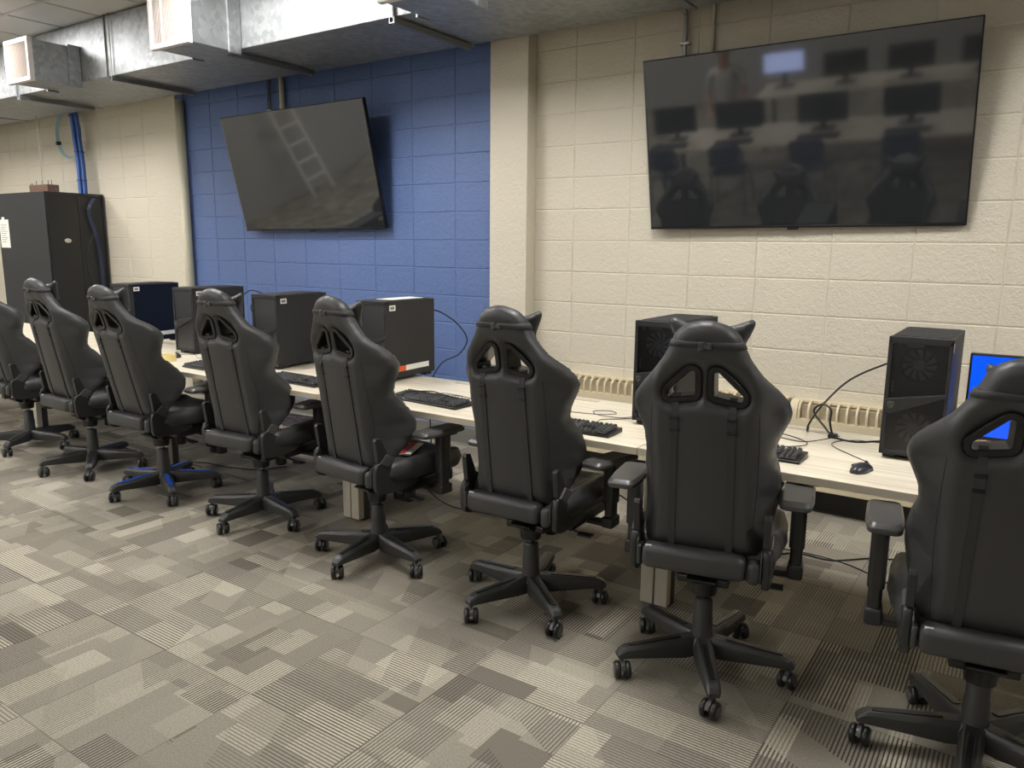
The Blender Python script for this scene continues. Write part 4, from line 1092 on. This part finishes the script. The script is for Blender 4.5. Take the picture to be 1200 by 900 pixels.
# ------------------------------------------------------------------ person seen mirrored in the wide screen
def person(loc, rz):
    t = thing('person', 'person in a pale shirt and dark trousers standing, mirrored in the wide screen', 'person', loc, rz); t.scale = (.92, .92, .92)
    def skinmesh(name, verts, edges, rad, mat, lev=2):
        me = bpy.data.meshes.new(name); me.from_pydata(verts, edges, []); me.materials.append(mat)
        o = bpy.data.objects.new(name, me); C.objects.link(o); o.parent = t
        m = o.modifiers.new('s', 'SKIN'); m.use_smooth_shade = True
        for i, r_ in enumerate(rad):
            me.skin_vertices[0].data[i].radius = r_ if isinstance(r_, tuple) else (r_, r_); me.skin_vertices[0].data[i].use_root = (i == 0)
        s = o.modifiers.new('d', 'SUBSURF'); s.levels = lev; s.render_levels = lev; return o
    me_v = []; me_e = []; me_r = []
    def add(p, r_, prev=None):
        me_v.append(p); me_r.append(r_)
        if prev is not None: me_e.append((prev, len(me_v)-1))
        return len(me_v)-1
    pel = add((0, 0, .93), (.155, .105)); wa = add((0, 0, 1.07), (.14, .10), pel); ch = add((0, .0, 1.25), (.17, .115), wa); nk0 = add((0, -.01, 1.40), (.10, .07), ch); nk = add((0, 0, 1.46), .055, nk0)
    hd = add((0, .01, 1.53), (.07, .085), nk); hd2 = add((0, .01, 1.60), (.078, .095), hd); add((0, .0, 1.665), (.06, .075), hd2)
    for s in (-1, 1):
        hp = add((s*.09, 0, .86), .09, pel); kn = add((s*.10, .01, .48), .062, hp); cf = add((s*.10, -.01, .33), .055, kn); an = add((s*.10, -.02, .09), .038, cf); add((s*.11, .12, .035), (.036, .03), an)
        sh = add((s*.17, 0, 1.38), .058, nk0); el = add((s*.24, -.02, 1.10), .043, sh); wr = add((s*.22, .16, .93), .028, el); pa = add((s*.21, .21, .91), (.036, .018), wr)
        for q in range(4): f1 = add((s*(.19+.016*q), .265, .90), .0095, pa); add((s*(.19+.016*q), .30, .885-.003*q), .008, f1)
        th = add((s*.165, .23, .905), .010, pa); add((s*.15, .262, .90), .009, th)
    skinmesh('body', me_v, me_e, me_r, M['skin'])
    # clothing
    v = [(0, 0, .92), (0, 0, 1.07), (0, 0, 1.25), (0, -.01, 1.39), (-.175, 0, 1.38), (-.235, -.02, 1.14), (.175, 0, 1.38), (.235, -.02, 1.14)]
    skinmesh('shirt', v, [(0, 1), (1, 2), (2, 3), (3, 4), (4, 5), (3, 6), (6, 7)], [(.17, .12), (.155, .112), (.185, .128), (.105, .08), .068, .056, .068, .056], M['shirt'])
    v = [(0, 0, .95), (-.09, 0, .86), (-.10, .01, .48), (-.10, -.015, .10), (.09, 0, .86), (.10, .01, .48), (.10, -.015, .10)]
    skinmesh('trousers', v, [(0, 1), (1, 2), (2, 3), (0, 4), (4, 5), (5, 6)], [(.162, .112), .10, .075, .062, .10, .075, .062], M['trouser'])
    b = BM(); bmesh.ops.create_uvsphere(b, u_segments=18, v_segments=12, radius=1)
    for x in b.verts: x.co = Vector((x.co.x*.088, x.co.y*.105-.012, x.co.z*.085+1.655))
    bmesh.ops.delete(b, geom=[f for f in b.faces if f.calc_center_median().y > .05 and f.calc_center_median().z < 1.675], context='FACES'); obj('hair', b, M['hair'], t, smooth=True)
    b = BM()
    for s in (-1, 1):
        lathe(b, [(.004, 0), (.009, .002), (.004, .006)], (0, 0, 0), 10, Matrix.Translation((s*.030, .098, 1.60)) @ Matrix.Rotation(R(-90), 4, 'X'))
    obj('eyes', b, M['plastic_dk'], t)
    b = BM(); prism(b, [(.095, 1.60), (.122, 1.568), (.092, 1.560)], 'x', -.011, .011); obj('nose', b, M['skin'], t, bevel=.004)
    b = BM(); rbox(b, -.022, .022, .088, .098, 1.536, 1.544, .003, 2); obj('mouth', b, M['redp'], t)
    for s in (-1, 1):
        b = BM(); rbox(b, s*.088-.008, s*.088+.008, -.012, .012, 1.575, 1.622, .007, 2); obj('ear', b, M['skin'], t)
        b = BM(); rbox(b, s*.105-.045, s*.105+.045, -.08, .18, 0, .085, .03, 3); obj('shoe', b, M['shoe'], t, smooth=True)
person((-.66, -5.82, 0), R(-12))

# ------------------------------------------------------------------ world and colour management
w = bpy.data.worlds.new('room_ambient'); bpy.context.scene.world = w; w.use_nodes = True
w.node_tree.nodes['Background'].inputs[0].default_value = (.9, .92, 1, 1); w.node_tree.nodes['Background'].inputs[1].default_value = .05
sc = bpy.context.scene
sc.view_settings.view_transform = 'Standard'; sc.view_settings.look = 'None'; sc.view_settings.gamma = 1
sc.view_settings.use_curve_mapping = False; sc.view_settings.exposure = 1.65
sc.cycles.use_denoising = True; sc.cycles.max_bounces = 8; sc.cycles.sample_clamp_indirect = 6
